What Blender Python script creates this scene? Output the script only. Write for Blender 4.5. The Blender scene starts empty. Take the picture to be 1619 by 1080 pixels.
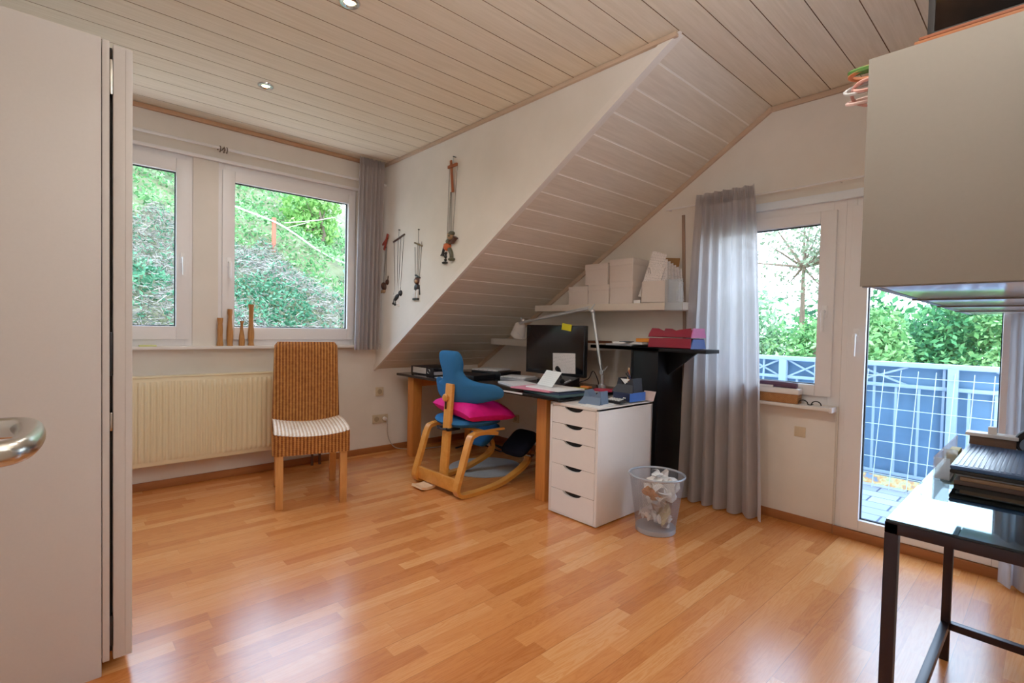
import bpy, bmesh, math, random
from mathutils import Matrix, Vector
R = random.Random(7)
PI = math.pi
C = bpy.context.scene.collection

# ------------------------------------------------------------------ materials
def lin(c):
    if isinstance(c, str):
        c = tuple(int(c[i:i+2], 16) / 255 for i in (0, 2, 4))
    return tuple((x / 12.92 if x <= .04045 else ((x + .055) / 1.055) ** 2.4) for x in c)

class NT:
    def __init__(s, m): s.t = m.node_tree; s.n = s.t.nodes; s.l = s.t.links
    def new(s, k, **kw):
        n = s.n.new(k)
        for a, b in kw.items(): setattr(n, a, b)
        return n
    def link(s, a, b): s.l.new(a, b)
    def val(s, sock, v):
        if hasattr(v, 'is_output'): s.link(v, sock)
        else: sock.default_value = v
    def math(s, op, a, b=0.0, c=None):
        n = s.new('ShaderNodeMath', operation=op); s.val(n.inputs[0], a); s.val(n.inputs[1], b)
        if c is not None: s.val(n.inputs[2], c)
        return n.outputs[0]
    def mix(s, f, a, b):
        n = s.new('ShaderNodeMix', data_type='RGBA')
        s.val(n.inputs[0], f)
        for k, v in ((6, a), (7, b)): s.val(n.inputs[k], v if hasattr(v, 'is_output') else (*v, 1))
        return n.outputs[2]
    def coord(s, which='Object'): return s.new('ShaderNodeTexCoord').outputs[which]
    def sep(s, v):
        n = s.new('ShaderNodeSeparateXYZ'); s.link(v, n.inputs[0]); return n.outputs
    def comb(s, x, y, z):
        n = s.new('ShaderNodeCombineXYZ')
        for i, v in enumerate((x, y, z)): s.val(n.inputs[i], v)
        return n.outputs[0]
    def noise(s, vec, scale, detail=3, rough=.55, dist=0):
        n = s.new('ShaderNodeTexNoise'); s.link(vec, n.inputs['Vector'])
        n.inputs['Scale'].default_value = scale; n.inputs['Detail'].default_value = detail
        n.inputs['Roughness'].default_value = rough; n.inputs['Distortion'].default_value = dist
        return n.outputs['Fac']
    def white(s, vec):
        n = s.new('ShaderNodeTexWhiteNoise', noise_dimensions='3D'); s.link(vec, n.inputs['Vector']); return n.outputs['Value']
    def ramp(s, f, stops):
        n = s.new('ShaderNodeValToRGB'); s.link(f, n.inputs[0]); e = n.color_ramp.elements
        while len(e) < len(stops): e.new(.5)
        for q, (p, c) in zip(e, stops): q.position = p; q.color = (*c, 1)
        return n.outputs[0]
    def map(s, v, sc):
        n = s.new('ShaderNodeMapping'); s.link(v, n.inputs[0]); n.inputs['Scale'].default_value = sc; return n.outputs[0]
    def bump(s, h, strength=.2, dist=.01):
        n = s.new('ShaderNodeBump'); n.inputs['Strength'].default_value = strength; n.inputs['Distance'].default_value = dist
        s.link(h, n.inputs['Height']); return n.outputs[0]

def base(name, col=(.5, .5, .5), rough=.5, metal=0, spec=.5, coat=0):
    m = bpy.data.materials.new(name); m.use_nodes = True
    t = NT(m); p = m.node_tree.nodes['Principled BSDF']
    p.inputs['Base Color'].default_value = (*col, 1); p.inputs['Roughness'].default_value = rough
    p.inputs['Metallic'].default_value = metal; p.inputs['Specular IOR Level'].default_value = spec
    p.inputs['Coat Weight'].default_value = coat
    return m, t, p

def M(name, col, rough=.5, metal=0, spec=.4, var=.06, scale=30, bump=0, coat=0):
    """plain paint / plastic / metal with a faint procedural mottling"""
    c = lin(col); m, t, p = base(name, c, rough, metal, spec, coat)
    v = t.noise(t.coord(), scale, 3)
    a = tuple(x * (1 - var) for x in c); b = tuple(min(1, x * (1 + var)) for x in c)
    t.link(t.mix(v, a, b), p.inputs['Base Color'])
    if bump: t.link(t.bump(v, bump, .004), p.inputs['Normal'])
    return m

def wood(name, dark, light, axis=2, scale=14, rough=.45, spec=.4):
    m, t, p = base(name, rough=rough, spec=spec)
    sc = [scale, scale, scale]; sc[axis] = scale * .08
    v = t.noise(t.map(t.coord(), sc), 1.6, 5, .6, .6)
    f = t.noise(t.map(t.coord(), [x * 6 for x in sc]), 2, 2)
    col = t.ramp(t.math('ADD', t.math('MULTIPLY', v, .8), t.math('MULTIPLY', f, .2)),
                 [(.3, lin(dark)), (.7, lin(light))])
    t.link(col, p.inputs['Base Color']); return m

def laminate():
    m, t, p = base('laminate_floor', rough=.2, spec=.75)
    x, y, z = t.sep(t.coord())
    row = t.math('FLOOR', t.math('DIVIDE', y, .066))
    off = t.math('MULTIPLY', t.white(t.comb(row, 3.1, 0)), .9)
    xs = t.math('DIVIDE', t.math('ADD', x, off), .46)
    blk = t.math('FLOOR', xs)
    rnd = t.white(t.comb(row, blk, 7.7))
    gx = t.math('ADD', t.math('MULTIPLY', x, 1.3), t.math('MULTIPLY', rnd, 40))
    gy = t.math('ADD', t.math('MULTIPLY', y, 16), t.math('MULTIPLY', rnd, 60))
    grain = t.noise(t.comb(gx, gy, 0), 1.3, 4, .55, 1.2)
    fine = t.noise(t.comb(t.math('MULTIPLY', x, 5), t.math('MULTIPLY', y, 160), 0), 1.5, 3)
    rings = t.math('ABSOLUTE', t.math('SINE', t.math('MULTIPLY', grain, 26)))
    tone = t.math('ADD', t.math('MULTIPLY', rnd, .62), t.math('MULTIPLY', fine, .16))
    tone = t.math('ADD', tone, t.math('MULTIPLY', rings, .2))
    col = t.ramp(tone, [(.08, lin('b0642c')), (.45, lin('c87c3e')), (.72, lin('d38b4c')), (1, lin('dfa266'))])
    fy = t.math('FRACT', t.math('DIVIDE', y, .066)); fx = t.math('FRACT', xs)
    r3 = t.math('FRACT', t.math('DIVIDE', y, .198))
    seam = t.math('MAXIMUM', t.math('LESS_THAN', fy, .02), t.math('LESS_THAN', fx, .004))
    big = t.math('LESS_THAN', r3, .012)
    k = t.math('MINIMUM', t.math('ADD', t.math('MULTIPLY', seam, .16), t.math('MULTIPLY', big, .4)), 1)
    t.link(t.mix(k, col, lin('6e3f1f')), p.inputs['Base Color'])
    t.link(t.math('ADD', .17, t.math('MULTIPLY', fine, .12)), p.inputs['Roughness'])
    return m

def panelling(name, a, b):
    m, t, p = base(name, rough=.55, spec=.3)
    v = t.noise(t.map(t.coord(), (2.5, 45, 45)), 1.2, 4, .6, .8)
    t.link(t.ramp(v, [(.35, lin(a)), (.7, lin(b))]), p.inputs['Base Color'])
    t.link(t.bump(v, .15, .003), p.inputs['Normal']); return m

def plaster(name, a, b):
    m, t, p = base(name, rough=.85, spec=.15)
    v = t.noise(t.coord(), 3, 4); f = t.noise(t.coord(), 140, 2)
    t.link(t.ramp(v, [(.3, lin(a)), (.7, lin(b))]), p.inputs['Base Color'])
    t.link(t.bump(f, .12, .003), p.inputs['Normal']); return m

def glass_mat(name, tint=(1, 1, 1), gloss=.07):
    m = bpy.data.materials.new(name); m.use_nodes = True; t = NT(m)
    out = m.node_tree.nodes['Material Output']; t.n.remove(t.n['Principled BSDF'])
    tr = t.new('ShaderNodeBsdfTransparent'); tr.inputs[0].default_value = (*tint, 1)
    g = t.new('ShaderNodeBsdfGlossy'); g.inputs['Roughness'].default_value = .02
    fr = t.new('ShaderNodeFresnel'); fr.inputs[0].default_value = 1.25
    mx = t.new('ShaderNodeMixShader'); t.link(t.math('ADD', fr.outputs[0], gloss * .3), mx.inputs[0])
    t.link(tr.outputs[0], mx.inputs[1]); t.link(g.outputs[0], mx.inputs[2]); t.link(mx.outputs[0], out.inputs[0])
    return m

def cloth_mat(name, col, transl=.45, alpha=.12, weave=900):
    m = bpy.data.materials.new(name); m.use_nodes = True; t = NT(m)
    out = m.node_tree.nodes['Material Output']; t.n.remove(t.n['Principled BSDF'])
    c = lin(col)
    v = t.noise(t.map(t.coord(), (1, 1, .15)), 60, 3)
    cc = t.mix(v, tuple(x * .86 for x in c), tuple(min(1, x * 1.1) for x in c))
    d = t.new('ShaderNodeBsdfDiffuse'); tl = t.new('ShaderNodeBsdfTranslucent'); tr = t.new('ShaderNodeBsdfTransparent')
    t.link(cc, d.inputs[0]); t.link(cc, tl.inputs[0])
    a = t.new('ShaderNodeMixShader'); a.inputs[0].default_value = transl
    t.link(d.outputs[0], a.inputs[1]); t.link(tl.outputs[0], a.inputs[2])
    b = t.new('ShaderNodeMixShader'); b.inputs[0].default_value = alpha
    t.link(a.outputs[0], b.inputs[1]); t.link(tr.outputs[0], b.inputs[2]); t.link(b.outputs[0], out.inputs[0])
    return m

def leafy(name, cols, rough=.6, transl=.35):
    m, t, p = base(name, rough=rough, spec=.2)
    g = t.new('ShaderNodeNewGeometry').outputs['Random Per Island']
    n = len(cols)
    col = t.ramp(g, [(i / (n - 1), lin(c)) for i, c in enumerate(cols)])
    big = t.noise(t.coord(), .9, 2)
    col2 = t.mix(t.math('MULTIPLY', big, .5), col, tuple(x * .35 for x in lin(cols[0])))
    t.link(col2, p.inputs['Base Color'])
    tl = t.new('ShaderNodeBsdfTranslucent'); t.link(col2, tl.inputs[0])
    mx = t.new('ShaderNodeMixShader'); mx.inputs[0].default_value = transl
    out = m.node_tree.nodes['Material Output']
    t.link(p.outputs[0], mx.inputs[1]); t.link(tl.outputs[0], mx.inputs[2]); t.link(mx.outputs[0], out.inputs[0])
    return m

def wicker(name, dark, light, fz=130, px=0):
    m, t, p = base(name, rough=.6, spec=.25)
    x, y, z = t.sep(t.coord())
    a = t.math('ABSOLUTE', t.math('SINE', t.math('MULTIPLY', t.math('ADD', z, y), fz * 2)))
    v = t.noise(t.coord(), 45, 3)
    f = t.math('ADD', t.math('MULTIPLY', a, .22), t.math('MULTIPLY', v, .6))
    if px: f = t.math('ADD', f, t.math('MULTIPLY', t.math('COSINE', t.math('MULTIPLY', x, 2 * PI / px)), .26))
    t.link(t.ramp(f, [(.2, lin(dark)), (.85, lin(light))]), p.inputs['Base Color'])
    t.link(t.bump(a, .35, .003), p.inputs['Normal']); return m

def mesh_wire(name, col, cell=.008, fill=.38):
    m = bpy.data.materials.new(name); m.use_nodes = True; t = NT(m)
    out = m.node_tree.nodes['Material Output']; p = m.node_tree.nodes['Principled BSDF']
    p.inputs['Base Color'].default_value = (*lin(col), 1); p.inputs['Metallic'].default_value = .6; p.inputs['Roughness'].default_value = .4
    x, y, z = t.sep(t.coord())
    ang = t.math('MULTIPLY', t.math('ARCTAN2', y, x), .13)
    u = t.math('FRACT', t.math('DIVIDE', t.math('ADD', ang, z), cell)); v = t.math('FRACT', t.math('DIVIDE', t.math('SUBTRACT', ang, z), cell))
    k = t.math('MAXIMUM', t.math('LESS_THAN', u, fill * .55), t.math('LESS_THAN', v, fill * .55))
    tr = t.new('ShaderNodeBsdfTransparent'); mx = t.new('ShaderNodeMixShader')
    t.link(k, mx.inputs[0]); t.link(tr.outputs[0], mx.inputs[1]); t.link(p.outputs[0], mx.inputs[2]); t.link(mx.outputs[0], out.inputs[0])
    return m

def lined_paper(name, col, ink, axis=2, pitch=.012, dens=.5):
    """paper with faint rows of unreadable marks"""
    m, t, p = base(name, rough=.8, spec=.15)
    xyz = t.sep(t.coord()); a = xyz[axis]
    b = t.math('ADD', xyz[(axis + 1) % 3], xyz[(axis + 2) % 3])
    row = t.math('FRACT', t.math('DIVIDE', a, pitch))
    ln = t.math('LESS_THAN', row, .3)
    br = t.math('GREATER_THAN', t.noise(t.comb(t.math('MULTIPLY', b, 160), t.math('FLOOR', t.math('DIVIDE', a, pitch)), 0), 1, 2), .5)
    k = t.math('MULTIPLY', t.math('MULTIPLY', ln, br), dens)
    t.link(t.mix(k, lin(col), lin(ink)), p.inputs['Base Color']); return m

def tiles():
    m, t, p = base('balcony_tile', rough=.5, spec=.3)
    x, y, z = t.sep(t.coord())
    row = t.math('FLOOR', t.math('DIVIDE', x, .15))
    yy = t.math('ADD', t.math('DIVIDE', y, .3), t.math('MULTIPLY', row, .5))
    fx = t.math('FRACT', t.math('DIVIDE', x, .15)); fy = t.math('FRACT', yy)
    k = t.math('MAXIMUM', t.math('LESS_THAN', fx, .06), t.math('LESS_THAN', fy, .04))
    r = t.white(t.comb(row, t.math('FLOOR', yy), 0))
    t.link(t.mix(k, t.mix(r, lin('8d95a3'), lin('a9b1bf')), lin('4d5566')), p.inputs['Base Color']); return m

def emis(name, col, s):
    m, t, p = base(name, lin(col), .3)
    p.inputs['Emission Color'].default_value = (*lin(col), 1); p.inputs['Emission Strength'].default_value = s
    return m

W_wall = plaster('wall_plaster', 'ddd6cc', 'e6dfd6')
W_ceil = panelling('painted_panelling', 'ddd0b8', 'eadec9')
W_groove = M('panelling_groove', '8d6d4d', .8)
W_slope = panelling('painted_slope_panelling', 'd3c7b6', 'e0d5c5')
W_sgroove_lit = M('slope_groove_lit', 'efe8de', .8)  # pale groove faces: the light they catch is put into the colour
W_floor = laminate()
white_pvc = M('white_pvc', 'ece9ea', .35, var=.02)
white_lac = M('white_lacquer', 'e6e2e0', .35, var=.02)
ward_m = M('wardrobe_white', 'c9c2be', .4, var=.03, scale=120)
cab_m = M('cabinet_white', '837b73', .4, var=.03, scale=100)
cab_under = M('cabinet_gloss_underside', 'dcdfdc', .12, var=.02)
seal_m = M('black_seal', '15171b', .6)
base_m = wood('skirting_wood', '8a4f26', 'a8693a', 1, 10)
base_mx = wood('skirting_wood_x', '8a4f26', 'a8693a', 0, 10)
trim_m = wood('painted_trim', 'b79a80', 'cdb49c', 1, 8)
trim_w = M('white_trim', 'e4dcd3', .45, var=.03)
glass = glass_mat('window_glass')
steel = M('brushed_steel', 'b9b4ac', .25, 1, var=.08, scale=60)
dsteel = M('dark_steel', '3a3a3e', .3, .8)
chrome = M('chrome', 'd8d8da', .15, 1)
black = M('black_plastic', '15151a', .4)
blackgl = M('black_gloss', '0b0b10', .15, spec=.35, var=.1)
blackw = M('black_wood_veneer', '0a0a0f', .42, spec=.22, var=.2)
sill_m = M('sill_stone', 'e3ddd8', .4, var=.1, scale=8)

# ------------------------------------------------------------------ mesh builder
class MB:
    def __init__(s): s.v = []; s.f = []; s.mi = []; s.sm = []
    def add(s, vs, fs, mi=0, sm=False):
        k = len(s.v); s.v += [tuple(v) for v in vs]
        for f in fs: s.f.append([i + k for i in f]); s.mi.append(mi); s.sm.append(sm)
        return s
    def box(s, x0, x1, y0, y1, z0, z1, bev=0, mi=0, mat=None):
        if x0 > x1: x0, x1 = x1, x0
        if y0 > y1: y0, y1 = y1, y0
        if z0 > z1: z0, z1 = z1, z0
        bm = bmesh.new(); bmesh.ops.create_cube(bm, size=1)
        for v in bm.verts:
            v.co = Vector(((x0 + x1) / 2 + v.co.x * (x1 - x0), (y0 + y1) / 2 + v.co.y * (y1 - y0), (z0 + z1) / 2 + v.co.z * (z1 - z0)))
        if bev:
            bev = min(bev, .45 * min(x1 - x0, y1 - y0, z1 - z0))
            bmesh.ops.bevel(bm, geom=bm.edges[:], offset=bev, segments=2, profile=.6, affect='EDGES')
        if mat is not None: bmesh.ops.transform(bm, matrix=mat, verts=bm.verts)
        bm.verts.index_update()
        s.add([v.co[:] for v in bm.verts], [[v.index for v in f.verts] for f in bm.faces], mi, bool(bev)); bm.free(); return s
    def obox(s, c, d, rot=(0, 0, 0), bev=0, mi=0):
        """box of size d centred at c, euler rot"""
        m = Matrix.Translation(c) @ Matrix.Rotation(rot[2], 4, 'Z') @ Matrix.Rotation(rot[1], 4, 'Y') @ Matrix.Rotation(rot[0], 4, 'X')
        return s.box(-d[0]/2, d[0]/2, -d[1]/2, d[1]/2, -d[2]/2, d[2]/2, bev, mi, m)
    def tube(s, pts, r, seg=8, closed=False, mi=0, flat=None):
        pts = [Vector(p) for p in pts]; n = len(pts)
        rs = r if isinstance(r, (list, tuple)) else [r] * n
        up = None; rings = []
        for i, p in enumerate(pts):
            a = pts[(i + 1) % n] if (closed or i < n - 1) else p
            b = pts[i - 1] if (closed or i > 0) else p
            t = (a - b).normalized() if (a - b).length > 1e-9 else Vector((0, 0, 1))
            if up is None:
                up = Vector((0, 0, 1)) if abs(t.z) < .9 else Vector((1, 0, 0))
            n1 = (up - t * up.dot(t))
            n1 = n1.normalized() if n1.length > 1e-6 else t.orthogonal().normalized()
            up = n1; n2 = t.cross(n1)
            rings.append([p + (n1 * math.cos(2 * PI * j / seg) + n2 * math.sin(2 * PI * j / seg)) * rs[i] for j in range(seg)])
        vs = [v for rg in rings for v in rg]; fs = []
        m = n if closed else n - 1
        for i in range(m):
            i2 = (i + 1) % n
            for j in range(seg):
                j2 = (j + 1) % seg
                fs.append([i * seg + j, i * seg + j2, i2 * seg + j2, i2 * seg + j])
        if not closed:
            fs.append(list(range(seg))[::-1]); fs.append([(n - 1) * seg + j for j in range(seg)])
        return s.add(vs, fs, mi, True)
    def strip(s, pts, side, w, t, mi=0):
        """laminated bent strip: path pts, width w along `side`, thickness t"""
        pts = [Vector(p) for p in pts]; sd = Vector(side).normalized(); vs = []; n = len(pts)
        for i, p in enumerate(pts):
            a = pts[min(i + 1, n - 1)]; b = pts[max(i - 1, 0)]
            tg = (a - b).normalized(); nm = tg.cross(sd).normalized()
            for (q, r) in ((-1, -1), (1, -1), (1, 1), (-1, 1)):
                vs.append(p + sd * (q * w / 2) + nm * (r * t / 2))
        fs = []
        for i in range(n - 1):
            for j in range(4):
                j2 = (j + 1) % 4; fs.append([i*4+j, i*4+j2, i*4+4+j2, i*4+4+j])
        fs.append([3, 2, 1, 0]); k = (n - 1) * 4; fs.append([k, k+1, k+2, k+3])
        return s.add(vs, fs, mi, False)
    def lathe(s, prof, loc=(0, 0, 0), seg=20, mi=0, cap=True, rot=None):
        vs = []; fs = []; n = len(prof)
        for r, z in prof:
            for j in range(seg):
                a = 2 * PI * j / seg; vs.append(Vector((r * math.cos(a), r * math.sin(a), z)))
        for i in range(n - 1):
            for j in range(seg):
                j2 = (j + 1) % seg; fs.append([i*seg+j, i*seg+j2, (i+1)*seg+j2, (i+1)*seg+j])
        if cap:
            fs.append(list(range(seg))[::-1]); fs.append([(n-1)*seg+j for j in range(seg)])
        m = Matrix.Translation(loc)
        if rot is not None: m = m @ rot
        return s.add([m @ v for v in vs], fs, mi, True)
    def ball(s, c, r, seg=12, mi=0, rot=None):
        rr = r if isinstance(r, (tuple, list)) else (r, r, r)
        prof = [(math.sin(PI * i / 8), -math.cos(PI * i / 8)) for i in range(9)]
        prof[0] = (.02, -1); prof[-1] = (.02, 1)
        m = (rot if rot is not None else Matrix.Identity(4)) @ Matrix.Diagonal((*rr, 1))
        return s.lathe(prof, c, seg, mi, True, m)
    def prism(s, poly, ext, mi=0, sm=False):
        n = len(poly); e = Vector(ext); a = [Vector(p) for p in poly]
        vs = a + [p + e for p in a]
        fs = [list(range(n)), list(range(n, 2 * n))[::-1]]
        for i in range(n):
            j = (i + 1) % n; fs.append([j, i, n + i, n + j])
        return s.add(vs, fs, mi, sm)
    def grid(s, fn, nu, nv, mi=0, sm=True, wrap=False):
        vs = [fn(i / nu, j / nv) for i in range(nu + 1) for j in range(nv + 1)]
        fs = [[i*(nv+1)+j, (i+1)*(nv+1)+j, (i+1)*(nv+1)+j+1, i*(nv+1)+j+1] for i in range(nu) for j in range(nv)]
        return s.add(vs, fs, mi, sm)
    def quad(s, a, b, c, d, mi=0): return s.add([a, b, c, d], [[0, 1, 2, 3]], mi)
    def polar(s, outline, fwd, thick, power=3, rings=8, centre=(0, 0), place=lambda a, b, d: (d, a, b), mi=0):
        """pillow over a star-shaped 2D outline; fwd(a,b) = mid surface offset"""
        n = len(outline); cx, cy = centre
        for sgn in (1, -1):
            vs = []; fs = []
            for k in range(rings + 1):
                rho = 1 - (1 - k / rings) ** 1.6
                for (a, b) in outline:
                    x = cx + (a - cx) * rho; y = cy + (b - cy) * rho
                    th = thick * .5 * max(0, 1 - rho ** power) ** .5
                    vs.append(place(x, y, fwd(x, y) + sgn * th))
            for k in range(rings):
                for i in range(n):
                    j = (i + 1) % n; f = [k*n+i, k*n+j, (k+1)*n+j, (k+1)*n+i]
                    fs.append(f if sgn > 0 else f[::-1])
            s.add(vs, fs, mi, True)
        return s
    def xf(s, m): s.v = [tuple(m @ Vector(v)) for v in s.v]; return s
    def leaves(s, n, samp, size, rng, up=.3):
        for _ in range(n):
            p = Vector(samp()); z = size * rng.uniform(.6, 1.4)
            d = Vector((rng.gauss(0, 1), rng.gauss(0, 1), rng.gauss(0, 1) + up)).normalized()
            a = d.orthogonal().normalized(); b = d.cross(a); th = rng.uniform(0, 2 * PI)
            u = a * math.cos(th) + b * math.sin(th); w = d.cross(u)
            s.add([p - u * z, p + w * z * .5, p + u * z, p - w * z * .5], [[0, 1, 2, 3]])
        return s

def cr(pts, n=6, closed=False):
    """Catmull-Rom through points"""
    P = [Vector(p) for p in pts]; out = []; m = len(P)
    for i in range(m if closed else m - 1):
        g = (lambda k: P[k % m]) if closed else (lambda k: P[max(0, min(m - 1, k))])
        p0, p1, p2, p3 = g(i - 1), g(i), g(i + 1), g(i + 2)
        for j in range(n):
            t = j / n
            out.append(.5 * ((2 * p1) + (p2 - p0) * t + (2*p0 - 5*p1 + 4*p2 - p3) * t*t + (3*p1 - p0 - 3*p2 + p3) * t**3))
    if not closed: out.append(P[-1])
    return out

FR = {}
def rawobj(name, mb, mat, parent=None, inv=None):
    me = bpy.data.meshes.new(name)
    vs = [tuple(inv @ Vector(v)) for v in mb.v] if inv is not None else mb.v
    me.from_pydata(vs, [], mb.f)
    for m in (mat if isinstance(mat, (list, tuple)) else [mat]): me.materials.append(m)
    me.polygons.foreach_set('material_index', mb.mi); me.polygons.foreach_set('use_smooth', mb.sm)
    bm = bmesh.new(); bm.from_mesh(me); bmesh.ops.recalc_face_normals(bm, faces=bm.faces); bm.to_mesh(me); bm.free()
    me.validate(); me.update()
    if any(mb.sm):
        try: me.set_sharp_from_angle(angle=math.radians(42))
        except Exception: pass
    o = bpy.data.objects.new(name, me); C.objects.link(o)
    if parent is not None: o.parent = parent
    return o
def thing(name, label, cat, loc=(0, 0, 0), rz=0, group=None, kind=None):
    o = bpy.data.objects.new(name, None); o.empty_display_size = .1; C.objects.link(o)
    o.location = loc; o.rotation_euler = (0, 0, rz)
    FR[o] = Matrix.Translation(loc) @ Matrix.Rotation(rz, 4, 'Z')
    if label: o['label'] = label
    if cat: o['category'] = cat
    if group: o['group'] = group
    if kind: o['kind'] = kind
    return o
def part(name, mb, mat, parent, label=None, local=False, kind=None):
    inv = None if local else FR[parent].inverted()
    o = rawobj(name, mb, mat, parent, inv); FR[o] = FR[parent]
    if label: o['label'] = label
    if kind: o['kind'] = kind
    return o
def solo(name, mb, mat, label, cat, group=None, kind=None):
    xs = [v[0] for v in mb.v]; ys = [v[1] for v in mb.v]; zs = [v[2] for v in mb.v]
    loc = Vector(((min(xs) + max(xs)) / 2, (min(ys) + max(ys)) / 2, min(zs)))
    o = rawobj(name, mb, mat, None, Matrix.Translation(-loc)); o.location = loc; FR[o] = Matrix.Translation(loc)
    o['label'] = label; o['category'] = cat
    if group: o['group'] = group
    if kind: o['kind'] = kind
    return o
def struct(name, mb, mat, parent=None):
    if parent is None:
        o = rawobj(name, mb, mat); o['kind'] = 'structure'; FR[o] = Matrix.Identity(4); return o
    return part(name, mb, mat, parent)
def sthing(name, loc=(0, 0, 0)): return thing(name, None, None, loc, kind='structure')
def dup(root, loc, rz=None, label=None, group=None):
    r = root.copy(); C.objects.link(r); r.location = loc
    if rz is not None: r.rotation_euler = (0, 0, rz)
    if label: r['label'] = label
    if group: r['group'] = group
    for ch in list(root.children):
        c = ch.copy(); C.objects.link(c); c.parent = r
        for g in list(ch.children):
            d = g.copy(); C.objects.link(d); d.parent = c
    return r

# ------------------------------------------------------------------ room constants
H = 2.599; XK = -1.157; ZS = .763; YS = -2.899
def sl(y): return ZS + (H - ZS) * y / YS
XL, YR = -3.97, -4.33          # left wall, right wall

# ---- floor
struct('floor', MB().box(XL - .1, 0, YR - .1, 0, -.06, 0), W_floor)
# ---- flat ceiling: planks along x with real grooves
def planked(y0, y1, x0, x1, zf, pitch, ph, gw, gd, x0f=None):
    """ribbon of planks between y0>y1; zf(y) height; grooves at ph - n*pitch"""
    mb = MB(); ys = []; g = ph
    while g > y0 + 1e-6: g -= pitch
    cuts = []
    while g > y1 + .01:
        cuts.append(g); g -= pitch
    segs = []; cur = y0
    for c in cuts:
        if cur - (c + gw / 2) > .002: segs.append((cur, c + gw / 2, 0))
        segs.append((c + gw / 2, c - gw / 2, 1)); cur = c - gw / 2
    segs.append((cur, y1, 0))
    f0 = x0f or (lambda y: x0)
    for a, b, gr in segs:
        d = gd if gr else 0
        mb.quad((f0(a), a, zf(a) + d), (x1, a, zf(a) + d), (x1, b, zf(b) + d), (f0(b), b, zf(b) + d), gr)
        if gr:
            for e in (a, b):
                mb.quad((f0(e), e, zf(e)), (x1, e, zf(e)), (x1, e, zf(e) + gd), (f0(e), e, zf(e) + gd), 1)
    return mb
cl = planked(.05, YS, XL - .1, XK + .02, lambda y: H, .1622, -.958 + .1622 * 5, .0045, .005)
c2 = planked(YS, YR - .1, XL - .1, .12, lambda y: H, .1622, -.958 + .1622 * 5, .0045, .005)
cl.add(c2.v, c2.f); cl.mi[-len(c2.f):] = c2.mi
cl.box(XL - .1, .12, YR - .1, .05, H + .012, H + .06)
struct('ceiling', cl, [W_ceil, W_groove])
def xleft(y): return XK - .055 * (1 - y / YS)
sp = planked(0.0, YS, XK, .05, sl, .132, -2.899 + .132 * 22, .009, .003, x0f=xleft)
sp.prism([(XK + .03, 0, sl(0) + .012), (.05, 0, sl(0) + .012), (.05, YS, H + .012), (XK + .03, YS, H + .012)], (0, 0, .05))
struct('ceiling_slope', sp, [W_slope, W_sgroove_lit])

# ---- back wall (window wall) with two openings
wb = MB()
W1 = (-3.62, -2.63); W2 = (-2.47, -1.41); WZ = (.985, 2.33)
wb.box(XL - .1, XK + .1, 0, .22, -.06, WZ[0]); wb.box(XL - .1, XK + .1, 0, .22, WZ[1], H + .05)
for a, b in ((XL - .1, W1[0]), (W1[1], W2[0]), (W2[1], XK + .1)): wb.box(a, b, 0, .22, WZ[0], WZ[1])
wb.box(XK + .1, .25, 0, .22, -.06, ZS + .1)
struct('wall_back', wb, W_wall)
# ---- cheek wall of the dormer
ck = MB()
ck.prism([(XK - .053, .0, sl(0) + .004), (XK, 0, H), (XK, YS, H), (XK, YS, H - .003)], (.045, 0, 0))
struct('wall_cheek', ck, W_wall)
# ---- gable wall
GW = (-3.33, -2.44, .745, 1.995); GD = (-4.10, -3.33, .03, 1.995)
gw = MB()
def gpoly(ya, yb, za, zb): gw.box(0, .22, ya, yb, za, zb)
gw.prism([(0, .1, -.06), (0, .1, sl(0) + .05), (0, GW[1], sl(GW[1]) + .05), (0, GW[1], -.06)], (.22, 0, 0))
gw.prism([(0, GW[1], GW[3]), (0, GW[1], sl(GW[1]) + .05), (0, YS, H + .05), (0, GD[0], H + .05), (0, GD[0], GW[3])], (.22, 0, 0))
gpoly(GW[0], GW[1], -.06, GW[2]); gpoly(GD[0], GD[1], -.06, .03); gpoly(YR - .1, GD[0], -.06, H + .05)
struct('wall_gable', gw, W_wall)
struct('wall_right', MB().box(-2.55, .12, YR, YR - .1, -.06, H), W_wall)
struct('wall_rear', MB().box(XL - .1, -2.55, YR, YR - .1, -.06, H), W_wall)
struct('wall_left', MB().box(XL - .1, XL, YR - .1, .1, -.06, H), W_wall)
# ---- skirtings
struct('baseboard_back', MB().box(XL, 0, -.015, 0, 0, .055, .003), base_mx)
bg = MB().box(-.015, 0, -3.325, -.015, 0, .055, .003); struct('baseboard_gable', bg, base_m)
struct('baseboard_door', MB().box(-.022, 0, YR, -3.328, 0, .052, .003), base_m)
# ---- mouldings
tr = MB().box(XL, XK - .0, -.028, 0, H - .03, H - .002, .004); struct('trim_1', tr, wood('brown_trim', 'a97f5c', 'c39a76', 0, 8))
struct('trim_2', MB().box(XK - .022, XK, YS, 0, H - .026, H - .002, .004), trim_m)
t3 = MB().prism([(0, .0, sl(0) - .0), (0, YS, H - .0), (0, YS, H - .034), (0, .0, sl(0) - .042)], (-.018, 0, 0))
struct('trim_3', t3, trim_m)
struct('trim_4', MB().box(-.018, 0, -4.3, YS, H - .034, H - .002, .003), trim_m)
t5 = MB().prism([(xleft(0) - .014, -.001, sl(0) - .016), (XK - .012, YS - .012, H - .004), (XK - .012, YS + .07, H - .004), (xleft(0) - .014, -.001, sl(0) + .036)], (.022, 0, 0))
struct('trim_5', t5, trim_w)

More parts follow.
